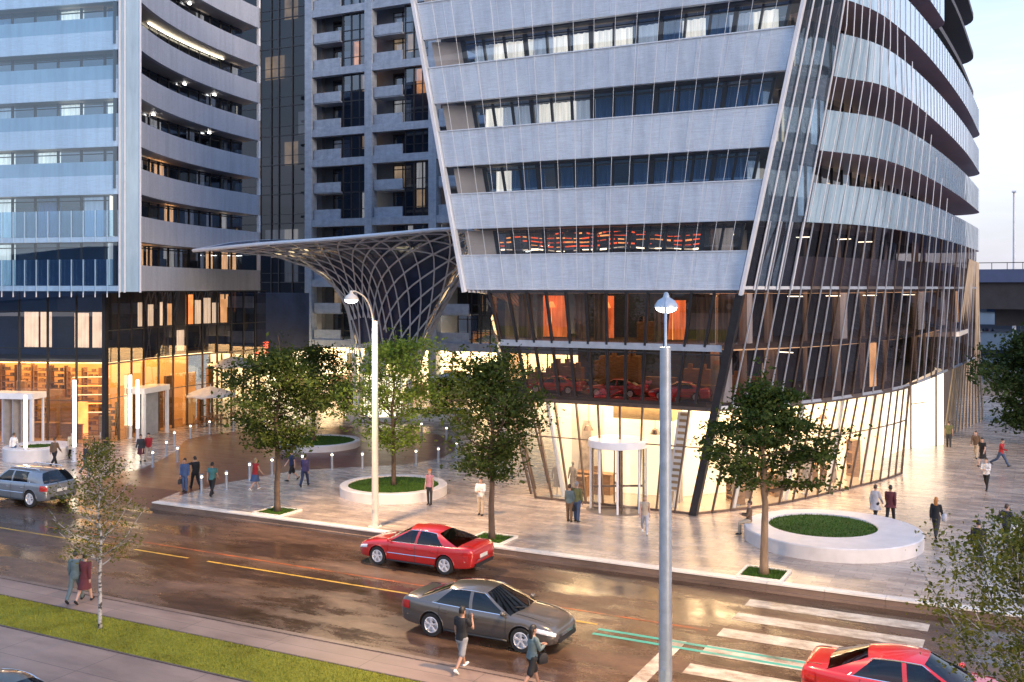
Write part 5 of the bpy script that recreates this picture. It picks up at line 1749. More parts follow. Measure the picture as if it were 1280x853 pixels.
# ------------------------------------------------------------------ street lamps
def lamp_post(label, x, y, ang, col, arm=1.75, h=9.05, r0=.15, group='street lamps'):
    root = thing('street_lamp', label, 'street lamp', (x, y, 0), 0, group)
    mb = MB(); mb.tube([(0, 0, 0), (0, 0, .05)], .30, 16); mb.tube([(0, 0, .05), (0, 0, 2.0), (0, 0, h)], [r0, r0 * .98, r0 * .8], 18)
    for k in range(4): mb.tube([(.22 * math.cos(k * PI / 2 + .7), .22 * math.sin(k * PI / 2 + .7), .05), (.22 * math.cos(k * PI / 2 + .7), .22 * math.sin(k * PI / 2 + .7), .11)], .03, 6)
    shade(mb.build('pole', col, root, world=False))
    mb = MB(); mb.box((0, -r0 * .96, 1.0), (.12, .05, .45)); mb.build('access_hatch', col, root, world=False)
    dx, dy = math.cos(ang), math.sin(ang)
    pts = [(0, 0, h - .9), (dx * .10, dy * .10, h - .2), (dx * .35, dy * .35, h + .55), (dx * .8, dy * .8, h + 1.05), (dx * (arm - .25), dy * (arm - .25), h + 1.3), (dx * arm, dy * arm, h + 1.22)]
    mb = MB(); mb.tube(catmull(pts, 20), .036, 8); mb.build('arm', col, root, smooth=True, world=False)
    hx, hy, hz = dx * arm, dy * arm, h + 1.0
    mb = MB(); mb.lathe([(.03, .34), (.06, .3), (.09, .2), (.22, .12), (.30, 0), (.31, -.06), (.29, -.06)], (hx, hy, hz), 20); hd = shade(mb.build('lamp_head', col, root, world=False))
    mb = MB(); mb.lathe([(.285, -.05), (.25, -.13), (.14, -.19), (0, -.21)], (hx, hy, hz), 20); mb.build('lamp_glass', MT['lamp_glow'], hd, smooth=True, world=False)
    ld = bpy.data.lights.new('lamp_light', 'SPOT'); ld.energy = LAMP_W; ld.color = (1.0, .66, .36); ld.spot_size = R(150); ld.spot_blend = .8; ld.shadow_soft_size = .25
    lo = bpy.data.objects.new('lamp_light', ld); COL.objects.link(lo); lo.parent = root; lo.location = (hx, hy, hz - .3)
    return root


LAMP_W = 4200
lamp_post('tall cream street lamp on the plaza kerb between the two street trees', -25.9, 37.25, -PI / 2, pbr('cream_pole_paint', (.66, .58, .48), .4, 0, .08, 2))
lamp_post('tall grey galvanised street lamp rising from the bottom edge in front of the tower', -8.1, 23.95, R(108), pbr('galvanised_steel', (.42, .46, .50), .42, .45, .14, 5), r0=.165)
# short light columns by the lobby
for (u, v, h, lab) in ((32, 578, 4.0, 'short white light column left of the round lobby planter'), (93, 577, 4.9, 'tall white light column between the lobby planter and the corner post'), (163, 548, 4.4, 'thicker short white light column beside the side portal'), (172, 552, 4.2, 'thinner short white light column in front of the side portal')):
    p = G(u, v)
    root = thing('light_column', lab, 'light column', p, 0, 'white light columns by the lobby')
    mb = MB(); mb.tube([(0, 0, 0), (0, 0, .9)], .12, 12); mb.tube([(0, 0, 0), (0, 0, .04)], .2, 12); mb.build('base', MT['white_metal'], root, world=False)
    mb = MB(); mb.tube([(0, 0, .9), (0, 0, h)], .10, 12); mb.build('light_tube', MT['tube_glow'], root, world=False)
    mb = MB(); mb.tube([(0, 0, h), (0, 0, h + .06)], .115, 12); mb.build('cap', MT['white_metal'], root, world=False)

# ------------------------------------------------------------------ bollards
bl = [(283, 612), (312, 600), (340, 594), (378, 589), (415, 587), (453, 586), (492, 584), (520, 582), (548, 579), (571, 571), (558, 551), (527, 545), (292, 539), (330, 536), (370, 535),
      (218, 557), (208, 570), (222, 578), (238, 548), (262, 542), (191, 584), (252, 617)]
proto = None
for i, (u, v) in enumerate(bl):
    p = G(u, v)
    if proto is None:
        proto = thing('bollard', 'slim metal bollard with a glowing slot at the edge of the brick drive', 'bollard', p, 0, 'bollards round the brick drive')
        mb = MB(); mb.tube([(0, 0, 0), (0, 0, .02)], .12, 12); mb.tube([(0, 0, .02), (0, 0, .80)], .07, 12); mb.build('post', MT['grey_metal'], proto, world=False)
        mb = MB(); mb.tube([(0, 0, .80), (0, 0, .90)], .06, 12); mb.build('light_ring', MT['tube_glow'], proto, world=False)
        mb = MB(); mb.lathe([(.075, .90), (.075, .96), (.05, .98), (0, .985)], n=12); mb.build('cap', MT['grey_metal'], proto, world=False)
    else:
        b = copy_tree(proto); b.location = p

# ------------------------------------------------------------------ planters and tree pits
def planter(label, c, ro, ri, h, ic=(0, 0), group='round planters on the plaza'):
    root = thing('planter', label, 'planter', c, 0, group)
    n = 64
    def ring(r, z, cx=0, cy=0): return [(cx + r * math.cos(2 * PI * k / n), cy + r * math.sin(2 * PI * k / n), z) for k in range(n)]
    mb = MB(); mb.grid([ring(ro, 0), ring(ro + .01, h - .04), ring(ro - .03, h), ring(ri + .03, h, *ic), ring(ri, h - .03, *ic), ring(ri, h - .14, *ic)], closed=True)
    shade(mb.build('stone_ring', MT['white_stone'], root, world=False))
    mb = MB(); mb.ring_fan(ring(ri + .02, h - .07, *ic)); lw = mb.build('lawn', MT['lawn'], root, world=False)
    rg = random.Random(int(ro * 100)); gb = MB()
    for _ in range(int(900 * ri * ri / 2)):
        a = rg.uniform(0, 2 * PI); r_ = ri * math.sqrt(rg.random()); x, y = ic[0] + r_ * math.cos(a), ic[1] + r_ * math.sin(a)
        b = rg.uniform(0, PI); dx, dy = .02 * math.cos(b), .02 * math.sin(b)
        gb.add([(x - dx, y - dy, h - .07), (x + dx, y + dy, h - .07), (x + rg.uniform(-.03, .03), y + rg.uniform(-.03, .03), h - .07 + rg.uniform(.03, .09))], [(0, 1, 2)])
    tag(gb.build('grass_tuft', MT['blade_dark'], lw, world=False), kind='stuff')
    return root


pc = G(1040, 676)
planter('large round white planter of grass with a man sitting at its rim', pc, 3.56, 2.2, .55, (-.45, .35))
p4 = G(492, 617)
planter('round white planter with a light green tree by the cream lamp', p4, 2.72, 2.3, .5)
p5 = G(398, 558)
planter('flat round white planter within the brick drive', p5, 2.75, 2.4, .42)
p6 = G(48, 572)
planter('small round white planter in front of the lobby portal', p6, 2.0, 1.0, .75)
p7 = G(545, 521)
planter('far white planter beside the foot of the lattice canopy', p7, 3.0, 2.2, .45)

TP = [(-31.7, 37.65), (-20.3, 37.65), (-8.95, 37.6)]
for k, (x, y) in enumerate(TP):
    root = thing('tree_pit', ['square grass tree pit at the kerb left of the cream lamp', 'square grass tree pit at the kerb behind the red sedan', 'square grass tree pit at the kerb beside the crosswalk'][k], 'tree pit', (x, y, 0), 0, 'square tree pits along the kerb')
    mb = MB()
    for sx, sy, w_, d_ in ((0, -.75, 1.66, .1), (0, .75, 1.66, .1), (-.78, 0, .1, 1.4), (.78, 0, .1, 1.4)): mb.box((sx, sy, .03), (w_, d_, .1))
    mb.build('stone_edge', MT['kerb_edge'], root, world=False)
    mb = MB(); mb.quad((-.73, -.7, .03), (.73, -.7, .03), (.73, .7, .03), (-.73, .7, .03)); mb.build('lawn', MT['lawn'], root, world=False)
    rg = random.Random(k); gb = MB()
    for _ in range(900):
        x_, y_ = rg.uniform(-.72, .72), rg.uniform(-.69, .69); b = rg.uniform(0, PI); dx, dy = .015 * math.cos(b), .015 * math.sin(b)
        gb.add([(x_ - dx, y_ - dy, .03), (x_ + dx, y_ + dy, .03), (x_ + rg.uniform(-.03, .03), y_ + rg.uniform(-.03, .03), .03 + rg.uniform(.03, .1))], [(0, 1, 2)])
    tag(gb.build('grass_tuft', MT['blade_dark'], root, world=False), kind='stuff')

# ------------------------------------------------------------------ parasols, café tables and chairs
def parasol(label, p, r=1.85, h=2.9, group='cafe parasols'):
    root = thing('parasol', label, 'parasol', p, 0, group)
    mb = MB(); mb.tube([(0, 0, 0), (0, 0, h + .15)], .035, 8); mb.build('pole', MT['white_metal'], root, world=False)
    mb = MB(); mb.lathe([(0, .1), (.1, .1), (.3, .07), (.32, 0)], n=20); mb.build('base', MT['grey_metal'], root, world=False)
    mb = MB(); n = 48
    rows = []
    for t in (0, .2, .45, .7, .9, 1):
        rows.append([(r * t * (1 - .045 * (1 - abs(math.cos(4 * 2 * PI * k / n)))) * math.cos(2 * PI * k / n), r * t * (1 - .045 * (1 - abs(math.cos(4 * 2 * PI * k / n)))) * math.sin(2 * PI * k / n), h - .62 * t ** 1.25 + .10 * t * abs(math.cos(4 * 2 * PI * k / n)) - (.06 * t)) for k in range(n)])
    e = [(x, y, z - .16) for x, y, z in rows[-1]]
    mb.grid(rows + [e], closed=True)
    cp = mb.build('canopy', MT['canvas'], root, smooth=True, world=False)
    md = cp.modifiers.new('thick', 'SOLIDIFY'); md.thickness = .012
    for k in range(8):
        a = 2 * PI * k / 8; m = MB(); m.tube([(0, 0, h - .12), (r * .95 * math.cos(a), r * .95 * math.sin(a), h - .62)], .012, 4); m.build('rib', MT['white_metal'], root, world=False)
    return root


parasol('white café parasol over the tables by the left tower', G(263, 530))
parasol('white café parasol half hidden behind the street tree', G(294, 524), 2.1, 5.0)
parasol('pale café parasol standing by the far shops', G(566, 511), 2.3, 3.2)


def cafe_chair():
    root = thing('cafe_chair', 'wooden café chair under the white parasols by the left tower', 'chair', (0, 0, 0), 0, 'cafe chairs')
    mb = MB(); mb.box((0, 0, .45), (.44, .44, .04)); mb.build('seat', MT['wood'], root, world=False, bevel=.01)
    mb = MB()
    for z in (.6, .72, .84): mb.beam((-.2, .21, z), (.2, .21, z), .02, .06)
    mb.build('backrest', MT['wood'], root, world=False)
    for x in (-.2, .2):
        for y in (-.2, .2):
            mb = MB(); mb.tube([(x * 1.05, y * 1.05, 0), (x, y, .45 if y < 0 else .9)], .018, 6); mb.build('leg', MT['wood'], root, world=False)
    return root


def cafe_table():
    root = thing('cafe_table', 'small round café table under the white parasols by the left tower', 'table', (0, 0, 0), 0, 'cafe tables')
    mb = MB(); mb.tube([(0, 0, .72), (0, 0, .75)], .42, 24); mb.build('table_top', MT['wood'], root, world=False)
    mb = MB(); mb.tube([(0, 0, .03), (0, 0, .72)], .03, 8); mb.build('pedestal', MT['dark_metal'], root, world=False)
    mb = MB(); mb.tube([(0, 0, 0), (0, 0, .03)], .24, 16); mb.build('foot', MT['dark_metal'], root, world=False)
    return root


cp_, tp_ = cafe_chair(), cafe_table()
first = True
for i, (u, v) in enumerate(((258, 533), (276, 531), (292, 529), (118, 560))):
    c = G(u, v)
    t = tp_ if i == 0 else copy_tree(tp_); t.location = c
    if i == 3: t['label'] = 'small round café table by the corner of the amber lobby'
    for k in range(3):
        a = k * 2.1 + i
        o = cp_ if (i == 0 and k == 0) else copy_tree(cp_)
        o.location = c + Vector((.72 * math.cos(a), .72 * math.sin(a), 0)); o.rotation_euler = (0, 0, a - PI / 2)
        if i == 3: o['label'] = 'wooden café chair by the corner of the amber lobby'
# small red illuminated characters over the link block's shop, behind the street tree (too blurred to read)
sg = thing('shop_sign', 'small glowing red shop characters half hidden behind the street tree', 'sign', (-62.2, 72.0, 5.0))
rg = random.Random(4)
for cx, cz in ((.25, .36), (.25, -.36), (-.9, -.36)):
    mb = MB()
    for a, b in (((-.28, .2), (.28, .24)), ((-.3, -.04), (.3, -.02)), ((-.2, -.27), (.22, -.25)), ((-.02, .3), (-.04, -.28)), ((.18, .1), (.24, -.2))):
        mb.beam((cx + a[0], 0, cz + a[1]), (cx + b[0], 0, cz + b[1]), .06, .07)
    mb.build('character', MT['sign_glow'], sg, world=False)
mb = MB(); mb.box((-.2, .12, 0), (2.0, .06, .05)); mb.box((-.2, .12, -.72), (2.0, .06, .05)); mb.build('rail', MT['dark_metal'], sg, world=False)
# ------------------------------------------------------------------ trees
def make_tree(label, p, H, base, rx, seed, trunk_r, nleaf, leaf, lsz, bark, name='tree', shape='round', lean=0.0, group=None, flat=.75, clump=.42, nbr=26, squash=1.0):
    rg = random.Random(seed)
    root = thing(name, label, 'tree', p, 0, group)
    tk = MB()
    top = H * .93
    spine = []
    for k in range(13):
        t = k / 12
        spine.append(Vector((lean * t * t * H + rg.uniform(-1, 1) * .035 * H * t * .5, rg.uniform(-1, 1) * .03 * H * t * .5, top * t)))
    spine = catmull(spine, 24)
    tk.tube(spine, [trunk_r * (1.25 if k == 0 else 1) * (1 - .93 * (k / 24)) + .008 for k in range(25)], 10)
    def at(z):
        k = min(int(z / top * 24), 23); f = z / top * 24 - k
        return spine[k].lerp(spine[k + 1], f)
    tips = []
    ch = H - base
    def env(t):      # crown half-width profile, t 0 bottom .. 1 top
        if shape == 'round': return (math.sin(PI * (0.12 + .86 * t)) ** .75)
        if shape == 'layer': return (.62 + .5 * math.sin(PI * min(1, t * 1.25 + .1))) * (1 - .55 * t ** 3)
        if shape == 'oval': return math.sin(PI * (.1 + .87 * t ** .85)) ** .7
        return (1 - t) ** .62 * .95 + .1       # birch
    for i in range(nbr):
        t = (i + rg.random() * .7) / nbr
        z0 = base * (.82 if shape != 'birch' else .95) + ch * t * .82
        a = i * 2.399 + rg.uniform(-.4, .4)
        R_ = rx * env(min(1, t)) * rg.uniform(.5, 1.22)
        up = {'round': .42, 'layer': .22, 'oval': .6, 'birch': .95}[shape] * R_ * rg.uniform(.6, 1.3)
        s = at(z0)
        d = Vector((math.cos(a), math.sin(a) * squash, 0))
        e = s + d * R_ + Vector((0, 0, up))
        m1 = s + d * R_ * .45 + Vector((0, 0, up * .25 + R_ * .05)) + Vector((rg.uniform(-.1, .1), rg.uniform(-.1, .1), 0)) * R_
        br = catmull([s, m1, e], 8)
        r0 = max(.012, trunk_r * .42 * (1 - t * .7))
        tk.tube(br, [r0 * (1 - .85 * k / 8) + .004 for k in range(9)], 5)
        for k in range(2, 9):
            tips.append((br[k], .55 + .45 * k / 8))
        nsub = 6 if shape != 'birch' else 4
        for j in range(nsub):
            b0 = br[rg.randrange(2, 8)]
            a2 = a + rg.choice([-1, 1]) * rg.uniform(.4, 1.2)
            L = R_ * rg.uniform(.22, .5)
            e2 = b0 + Vector((math.cos(a2) * L, math.sin(a2) * L * squash, L * rg.uniform(-.15, .55)))
            mid = b0.lerp(e2, .5) + Vector((0, 0, .06 * L))
            tk.tube([b0, mid, e2], [r0 * .35 + .003, r0 * .22 + .003, .003], 4)
            tips.append((mid, .7)); tips.append((e2, 1.0)); tips.append((e2, 1.0))
    for k in range(16, 25): tips.append((spine[k], .8))
    tr = tk.build('trunk', bark, root, smooth=True, world=False)
    cr = MB()
    # drop some clumps so that gaps stay open
    cl = [(q + Vector((rg.uniform(-.12, .12), rg.uniform(-.12, .12), rg.uniform(-.08, .12))), w_ * rg.uniform(.25, 1.5)) for q, w_ in tips if rg.random() < .78]
    tot = sum(w_ for _, w_ in cl)
    for q, w_ in cl:
        n = int(nleaf * w_ / tot * rg.uniform(.5, 1.5))
        sg = clump * rg.uniform(.6, 1.2)
        for _ in range(n):
            c = q + Vector((rg.gauss(0, sg), rg.gauss(0, sg), rg.gauss(0, sg * flat * .6)))
            s = lsz * rg.choice([.45, .7, .9, 1.0, 1.25, 1.6]) * rg.uniform(.8, 1.15)
            u = Vector((rg.gauss(0, 1), rg.gauss(0, 1), rg.gauss(-.25, .6))).normalized()
            v = u.cross(Vector((rg.gauss(0, 1), rg.gauss(0, 1), rg.gauss(0, 1)))).normalized()
            nrm = u.cross(v)
            cr.add([c - u * s * .5, c + v * s * .28 + nrm * s * .06, c + u * s * .5, c - v * s * .28 + nrm * s * .06], [(0, 1, 2, 3)])
    cr.build('crown', leaf, root, world=False)
    return root


make_tree('street tree with a dark round crown in the pit left of the cream lamp', (-31.7, 37.65, .03), 8.9, 3.4, 2.3, 4, .14, 14000, MT['leaf'], .16, MT['bark'], 'street_tree', 'round', group='street trees along the kerb', nbr=30)
make_tree('slender street tree with a tall dark crown behind the red sedan', (-20.3, 37.65, .03), 8.9, 3.0, 2.15, 9, .135, 14500, MT['leaf'], .15, MT['bark'], 'street_tree', 'oval', group='street trees along the kerb', lean=.0, nbr=30)
make_tree('broad layered street tree with a pale trunk beside the crosswalk', (-8.95, 37.6, .03), 8.3, 3.6, 2.7, 15, .155, 15000, MT['leaf'], .15, MT['bark_pale'], 'street_tree', 'layer', group='street trees along the kerb', nbr=24, flat=.5, clump=.34)
make_tree('light green tree growing in the round planter by the cream lamp', p4 + Vector((0, 0, .43)), 8.5, 2.0, 3.0, 23, .12, 11000, MT['leaf_light'], .16, MT['bark'], 'planter_tree', 'oval', group='planter trees', nbr=28, clump=.40)
make_tree('loose green tree growing in the planter within the brick drive', p5 + Vector((-.4, 0, .35)), 7.2, 2.6, 2.4, 33, .12, 9000, MT['leaf'], .18, MT['bark'], 'planter_tree', 'round', group='planter trees', clump=.45)
b1 = G(125, 786, -.14)
make_tree('young birch with white trunk and sparse leaves on the grass verge', b1, 6.6, 2.0, 1.3, 41, .055, 5000, MT['leaf_birch'], .08, MT['birch'], 'birch_tree', 'birch', group='young birches', clump=.20, nbr=34, flat=1)
make_tree('young birch with loose olive leaves at the bottom right corner', (-.05, 23.2, -.14), 6.9, 1.7, 2.0, 52, .06, 15000, MT['leaf_birch'], .085, MT['birch'], 'birch_tree', 'birch', group='young birches', clump=.22, nbr=38, flat=1)
make_tree('dense dark tree at the right edge behind the plaza', (-0.3, 77, 0), 8.6, .9, 3.0, 61, .2, 15000, MT['leaf_dark'], .26, MT['bark'], 'dark_tree', 'round', group='dark trees at the right edge', clump=.6, nbr=36)
make_tree('second dark tree beyond the dense one at the right edge', (3.2, 88, 0), 8.0, 1.2, 3.6, 62, .2, 9000, MT['leaf_dark'], .30, MT['bark'], 'dark_tree', 'round', group='dark trees at the right edge', clump=.6, nbr=30)
# shrubs by the far shops
for k, (u, v, s) in enumerate(((555, 516, 1.3), (575, 513, 1.5), (430, 520, 1.2))):
    p = G(u, v)
    make_tree(['bushy shrub beside the far parasol', 'taller shrub right of the far parasol', 'bushy shrub left of the canopy stem'][k], p, 2.6 * s, .5, 1.2 * s, 70 + k, .06, 2600, MT['leaf'], .2, MT['bark'], 'shrub', 'round', group='shrubs by the far shops', clump=.3, nbr=16)
# ------------------------------------------------------------------ people
def cloth(name, col, var=.18): 
    k = 'cloth_' + name
    return bpy.data.materials.get(k) or pbr(k, col, .85, 0, var, 9, bmp=.1)


SKIN = [pbr('skin_fair', (.50, .30, .22), .5, 0, .06, 8), pbr('skin_tan', (.36, .20, .135), .5, 0, .06, 8), pbr('skin_dark', (.15, .08, .055), .5, 0, .08, 8)]
C = dict(black=(.012, .012, .014), navy=(.02, .03, .08), white=(.66, .64, .62), grey=(.22, .22, .23), brown=(.14, .085, .05), beige=(.45, .36, .26), red=(.36, .02, .022), teal=(.045, .15, .15),
         blue=(.05, .085, .18), jeans=(.05, .08, .15), purple=(.06, .045, .12), olive=(.13, .13, .05), pink=(.5, .22, .24), palegrey=(.42, .41, .43), charcoal=(.035, .035, .04), slate=(.10, .14, .15), maroon=(.10, .02, .025))
HAIR = dict(dark=(.012, .009, .008), brown=(.06, .032, .018), blond=(.34, .22, .10), ginger=(.42, .15, .03), grey=(.25, .24, .23))


def oval(c, rx, ry, n=14, rot=None):
    c = Vector(c)
    out = []
    for k in range(n):
        a = 2 * PI * k / n
        p = Vector((rx * math.cos(a), ry * math.sin(a), 0))
        if rot is not None: p = rot @ p
        out.append(c + p)
    return out


def loft(mb, rings):
    mb.grid(rings, closed=True)
    mb.ring_fan(rings[0], flip=True); mb.ring_fan(rings[-1])


def limb(mb, pts, rad, n=10):
    mb.tube(pts, rad, n)
    # round caps
    for p, r in ((pts[0], rad[0]), (pts[-1], rad[-1])):
        p = Vector(p)
        loft(mb, [[p + Vector((r * math.sin(a) * math.cos(2 * PI * k / 8), r * math.sin(a) * math.sin(2 * PI * k / 8), -r * math.cos(a))) for k in range(8)] for a in (.25, .8, 1.57, 2.35, 2.9)])


def voxel(mb, name, mat, vs, parent=None):
    o = mb.build(name, mat, None)
    md = o.modifiers.new('skin', 'REMESH'); md.mode = 'VOXEL'; md.voxel_size = vs; md.use_smooth_shade = True
    sm = o.modifiers.new('soft', 'SMOOTH'); sm.factor = .5; sm.iterations = 2
    bpy.context.view_layer.update()
    dg = bpy.context.evaluated_depsgraph_get()
    me = bpy.data.meshes.new_from_object(o.evaluated_get(dg))
    o.modifiers.clear(); old = o.data; o.data = me; bpy.data.meshes.remove(old)
    me.name = name
    me.materials.clear(); me.materials.append(mat)
    if parent is not None: o.parent = parent
    return o


def make_person(label, loc, face, pose='walk', top='black', bottom='jeans', hair='dark', skin=0, sleeve=1.0, legs='trousers', hairlen=0, coat=0.0, woman=False, h=1.72, arms='swing', shoe='black', phase=1, group='people', fine=False, inner=None):
    """local frame: faces -Y. face: heading in degrees, 0 = -Y turned counter-clockwise"""
    s = h / 1.75
    hw = .88 if woman else 1.0
    st = {'walk': (.36, -.30, .06, .42), 'stand': (.06, -.05, .02, .06), 'stride': (.52, -.42, .08, .6), 'sit': (1.27, 1.2, 1.27, 1.25)}[pose]
    if phase < 0: st = (st[1], st[0], st[3], st[2])
    hipz = .92
    J = {}
    for sd, pitch, flex in ((1, st[0], st[2]), (-1, st[1], st[3])):
        hp = Vector((sd * .092, 0, hipz))
        kn = hp + Vector((sd * .012, -math.sin(pitch), -math.cos(pitch))) * .43
        p2 = pitch - flex
        an = kn + Vector((0, -math.sin(p2), -math.cos(p2))) * .42
        J[sd] = (hp, kn, an, p2)
    low = min(J[1][2].z, J[-1][2].z) - .075
    dz = -low
    up = lambda v: v + Vector((0, 0, dz))
    J = {k: (up(a), up(b), up(c), p) for k, (a, b, c, p) in J.items()}
    lean = Matrix.Rotation({'stride': .14, 'walk': .05, 'stand': 0, 'sit': -.04}[pose], 3, 'X')
    def T(x, y, z):      # torso point, given standing coordinates
        v = lean @ Vector((x, y, z - hipz)); return Vector((v.x, v.y, v.z + hipz + dz))
    # arms
    A = {}
    for sd in (1, -1):
        if arms == 'phone' and sd == -1: pu, ab, el = .55, .25, 2.35
        elif arms == 'front': pu, ab, el = .35, .12, 1.35
        elif arms == 'hips': pu, ab, el = -.25, .55, 1.2
        elif arms == 'wave' and sd == 1: pu, ab, el = 1.2, .7, .7
        elif arms == 'hug' and sd == phase: pu, ab, el = .25, .75, .9
        elif arms == 'swing' and pose in ('walk', 'stride'):
            q = 1 if sd * phase < 0 else -1; m = 1.0 if pose == 'walk' else 1.7
            pu, ab, el = q * .32 * m, .12, .35 + (.5 if pose == 'stride' else 0)
        else: pu, ab, el = .04, .12, .22
        shx = (.185 if not woman else .165)
        sh = T(sd * shx, 0, 1.405)
        e = sh + Vector((sd * math.sin(ab), -math.sin(pu) * math.cos(ab), -math.cos(pu) * math.cos(ab))) * .285
        p2 = pu + el; ab2 = ab * .3 - (.55 if arms in ('front',) else 0) - (.9 if arms == 'hips' else 0) + (-.35 if (arms == 'phone' and sd == -1) else 0)
        w_ = e + Vector((sd * math.sin(ab2), -math.sin(p2) * math.cos(ab2), -math.cos(p2) * math.cos(ab2))) * .255
        A[sd] = (sh, e, w_)
    S = lambda v: Vector(v) * s
    tor = [(.80, .13, .105), (.87, .172 * (1.03 if woman else 1), .122), (.96, .165, .115), (1.08, .138 * hw, .098), (1.2, .152 * hw, .108), (1.30, .172 * hw, .115), (1.39, .175 * hw, .098), (1.445, .12 * hw, .075), (1.475, .062, .062)]
    body = MB()
    loft(body, [[S(T(p.x, p.y, z)) for p in oval((0, 0, 0), rx, ry)] for z, rx, ry in tor])
    loft(body, [[S(T(p.x, p.y - .008, z)) for p in oval((0, 0, 0), .056, .058)] for z in (1.44, 1.50, 1.56)])
    # head: skull, jaw, nose, ears
    hd = []
    for z, rx, ry, yo in ((1.515, .030, .035, -.045), (1.53, .050, .06, -.035), (1.555, .060, .078, -.022), (1.59, .068, .09, -.012), (1.63, .075, .098, -.004), (1.67, .077, .100, 0), (1.71, .070, .09, .004), (1.74, .048, .062, .006), (1.755, .018, .02, .006)):
        hd.append([S(T(p.x, p.y + yo, z)) for p in oval((0, 0, 0), rx, ry)])
    loft(body, hd)
    loft(body, [[S(T(p.x, p.y + yo, z)) for p in oval((0, 0, 0), rx, ry, 8)] for z, rx, ry, yo in ((1.578, .016, .02, -.105), (1.59, .017, .026, -.104), (1.615, .011, .018, -.100), (1.64, .008, .012, -.092))])
    for sd in (1, -1):
        loft(body, [[S(T(p.x + sd * .078, p.y + .008, z)) for p in oval((0, 0, 0), .012, .022, 8)] for z in (1.60, 1.62, 1.645, 1.66)])
        sh, e, w_ = A[sd]
        limb(body, [S(sh), S(sh.lerp(e, .5)), S(e), S(e.lerp(w_, .4)), S(w_)], [.056 * s, .050 * s, .041 * s, .041 * s, .029 * s])
        d = (w_ - e).normalized()
        side_ = Vector((0, 1, 0)).cross(d)
        side_ = side_.normalized() if side_.length > .2 else Vector((1, 0, 0))
        pn = d.cross(side_).normalized()          # palm normal
        rot = Matrix((side_, pn, d)).transposed()
        loft(body, [oval(S(w_ + d * t), rx * s, ry * s, 10, rot) for t, rx, ry in ((-.01, .026, .022), (.03, .036, .019), (.075, .042, .018), (.095, .040, .015))])
        inw = Vector((-sd, 0, 0)); inw = (inw - d * inw.dot(d)).normalized() if abs(inw.dot(d)) < .95 else pn
        for q, L in ((-.030, .058), (-.010, .070), (.010, .066), (.030, .052)):
            b = w_ + d * .088 + side_ * q
            c1_ = b + d * L * .5 + side_ * q * .12; c2_ = c1_ + (d * .8 + inw * .55).normalized() * L * .55
            body.tube([S(b - d * .012), S(b), S(c1_), S(c2_)], [.0095 * s, .0098 * s, .009 * s, .0075 * s], 6)
        tb = w_ + d * .025 - pn * .0 + Vector((0, -1, 0)) * .02
        body.tube([S(tb), S(tb + d * .035 + Vector((0, -.028, 0))), S(tb + d * .068 + Vector((0, -.036, 0)))], [.013 * s, .0115 * s, .009 * s], 6)
        hp, kn, an, p2 = J[sd]
        limb(body, [S(hp), S(hp.lerp(kn, .5)), S(kn), S(kn.lerp(an, .35)), S(an)], [.092 * s, .076 * s, .056 * s, .054 * s, .036 * s])
        limb(body, [S(an), S(an + Vector((0, -.02, -.04)))], [.036 * s, .034 * s], 8)
    b = voxel(body, 'person', SKIN[skin], (.0095 if fine else .012))
    b['label'] = label; b['category'] = 'person'; b['group'] = group
    # ---- clothing
    top_m = cloth(top, C[top]); bot_m = cloth(bottom, C[bottom]); g = .018
    tb_ = MB()
    hem = .86 - coat
    prof = [(z, rx + g, ry + g) for z, rx, ry in tor if z > .9 and z < 1.46]
    lowr = []
    zc = .90
    if coat > 0:
        k = int(coat / .09) + 1
        for q in range(k, 0, -1): lowr.append((.88 - coat * q / k, .188 + .05 * q / k + (.05 if pose in ('walk', 'stride') else 0) * q / k, .138 + .12 * q / k * (1 if pose in ('walk', 'stride') else .4)))
    lowr.append((.87, .195, .142))
    loft(tb_, [[S(T(p.x, p.y, z)) for p in oval((0, 0, 0), rx, ry)] for z, rx, ry in lowr + prof + [(1.47, .085, .082)]])
    for sd in (1, -1):
        sh, e, w_ = A[sd]
        q = [S(sh), S(sh.lerp(e, .5)), S(e), S(e.lerp(w_, .5)), S(e.lerp(w_, .93))]; r_ = [.074 * s, .067 * s, .059 * s, .054 * s, .046 * s]
        k = 5 if sleeve >= 1 else 2 if sleeve > 0 else 0
        if k: limb(tb_, q[:k], r_[:k])
        else: limb(tb_, [S(sh), S(sh.lerp(e, .12))], [.066 * s, .062 * s])
    voxel(tb_, 'coat' if coat > .1 else 'jacket' if sleeve >= 1 else 'shirt', top_m, .015, b)
    bt = MB()
    wst = [(.93, .178, .127), (.985, .164, .117), (1.02, .152, .108)]
    if legs in ('trousers', 'shorts', 'leggings'):
        loft(bt, [[S(T(p.x, p.y, z)) for p in oval((0, 0, 0), rx, ry)] for z, rx, ry in [(.80, .14, .118), (.87, .188, .138)] + wst])
        lo_ = 0 if legs != 'leggings' else -.012
        for sd in (1, -1):
            hp, kn, an, p2 = J[sd]
            q = [S(hp), S(hp.lerp(kn, .5)), S(kn), S(kn.lerp(an, .5)), S(an + Vector((0, 0, .015)))]; r_ = [(.11 + lo_) * s, (.096 + lo_) * s, (.077 + lo_) * s, (.072 + lo_) * s, (.062 + lo_) * s]
            k = 5 if legs != 'shorts' else 3
            if legs == 'shorts': r_[2] = .095 * s
            limb(bt, q[:k], r_[:k])
    else:
        zl = .52 if legs == 'skirt' else .30
        spread = .05 if pose in ('walk', 'stride') else 0
        loft(bt, [[S(T(p.x, p.y, z)) for p in oval((0, 0, 0), rx, ry)] for z, rx, ry in [(zl, .215 + spread * .3, .18 + spread * 1.8), (.7, .20, .16 + spread), (.85, .195, .146)] + wst])
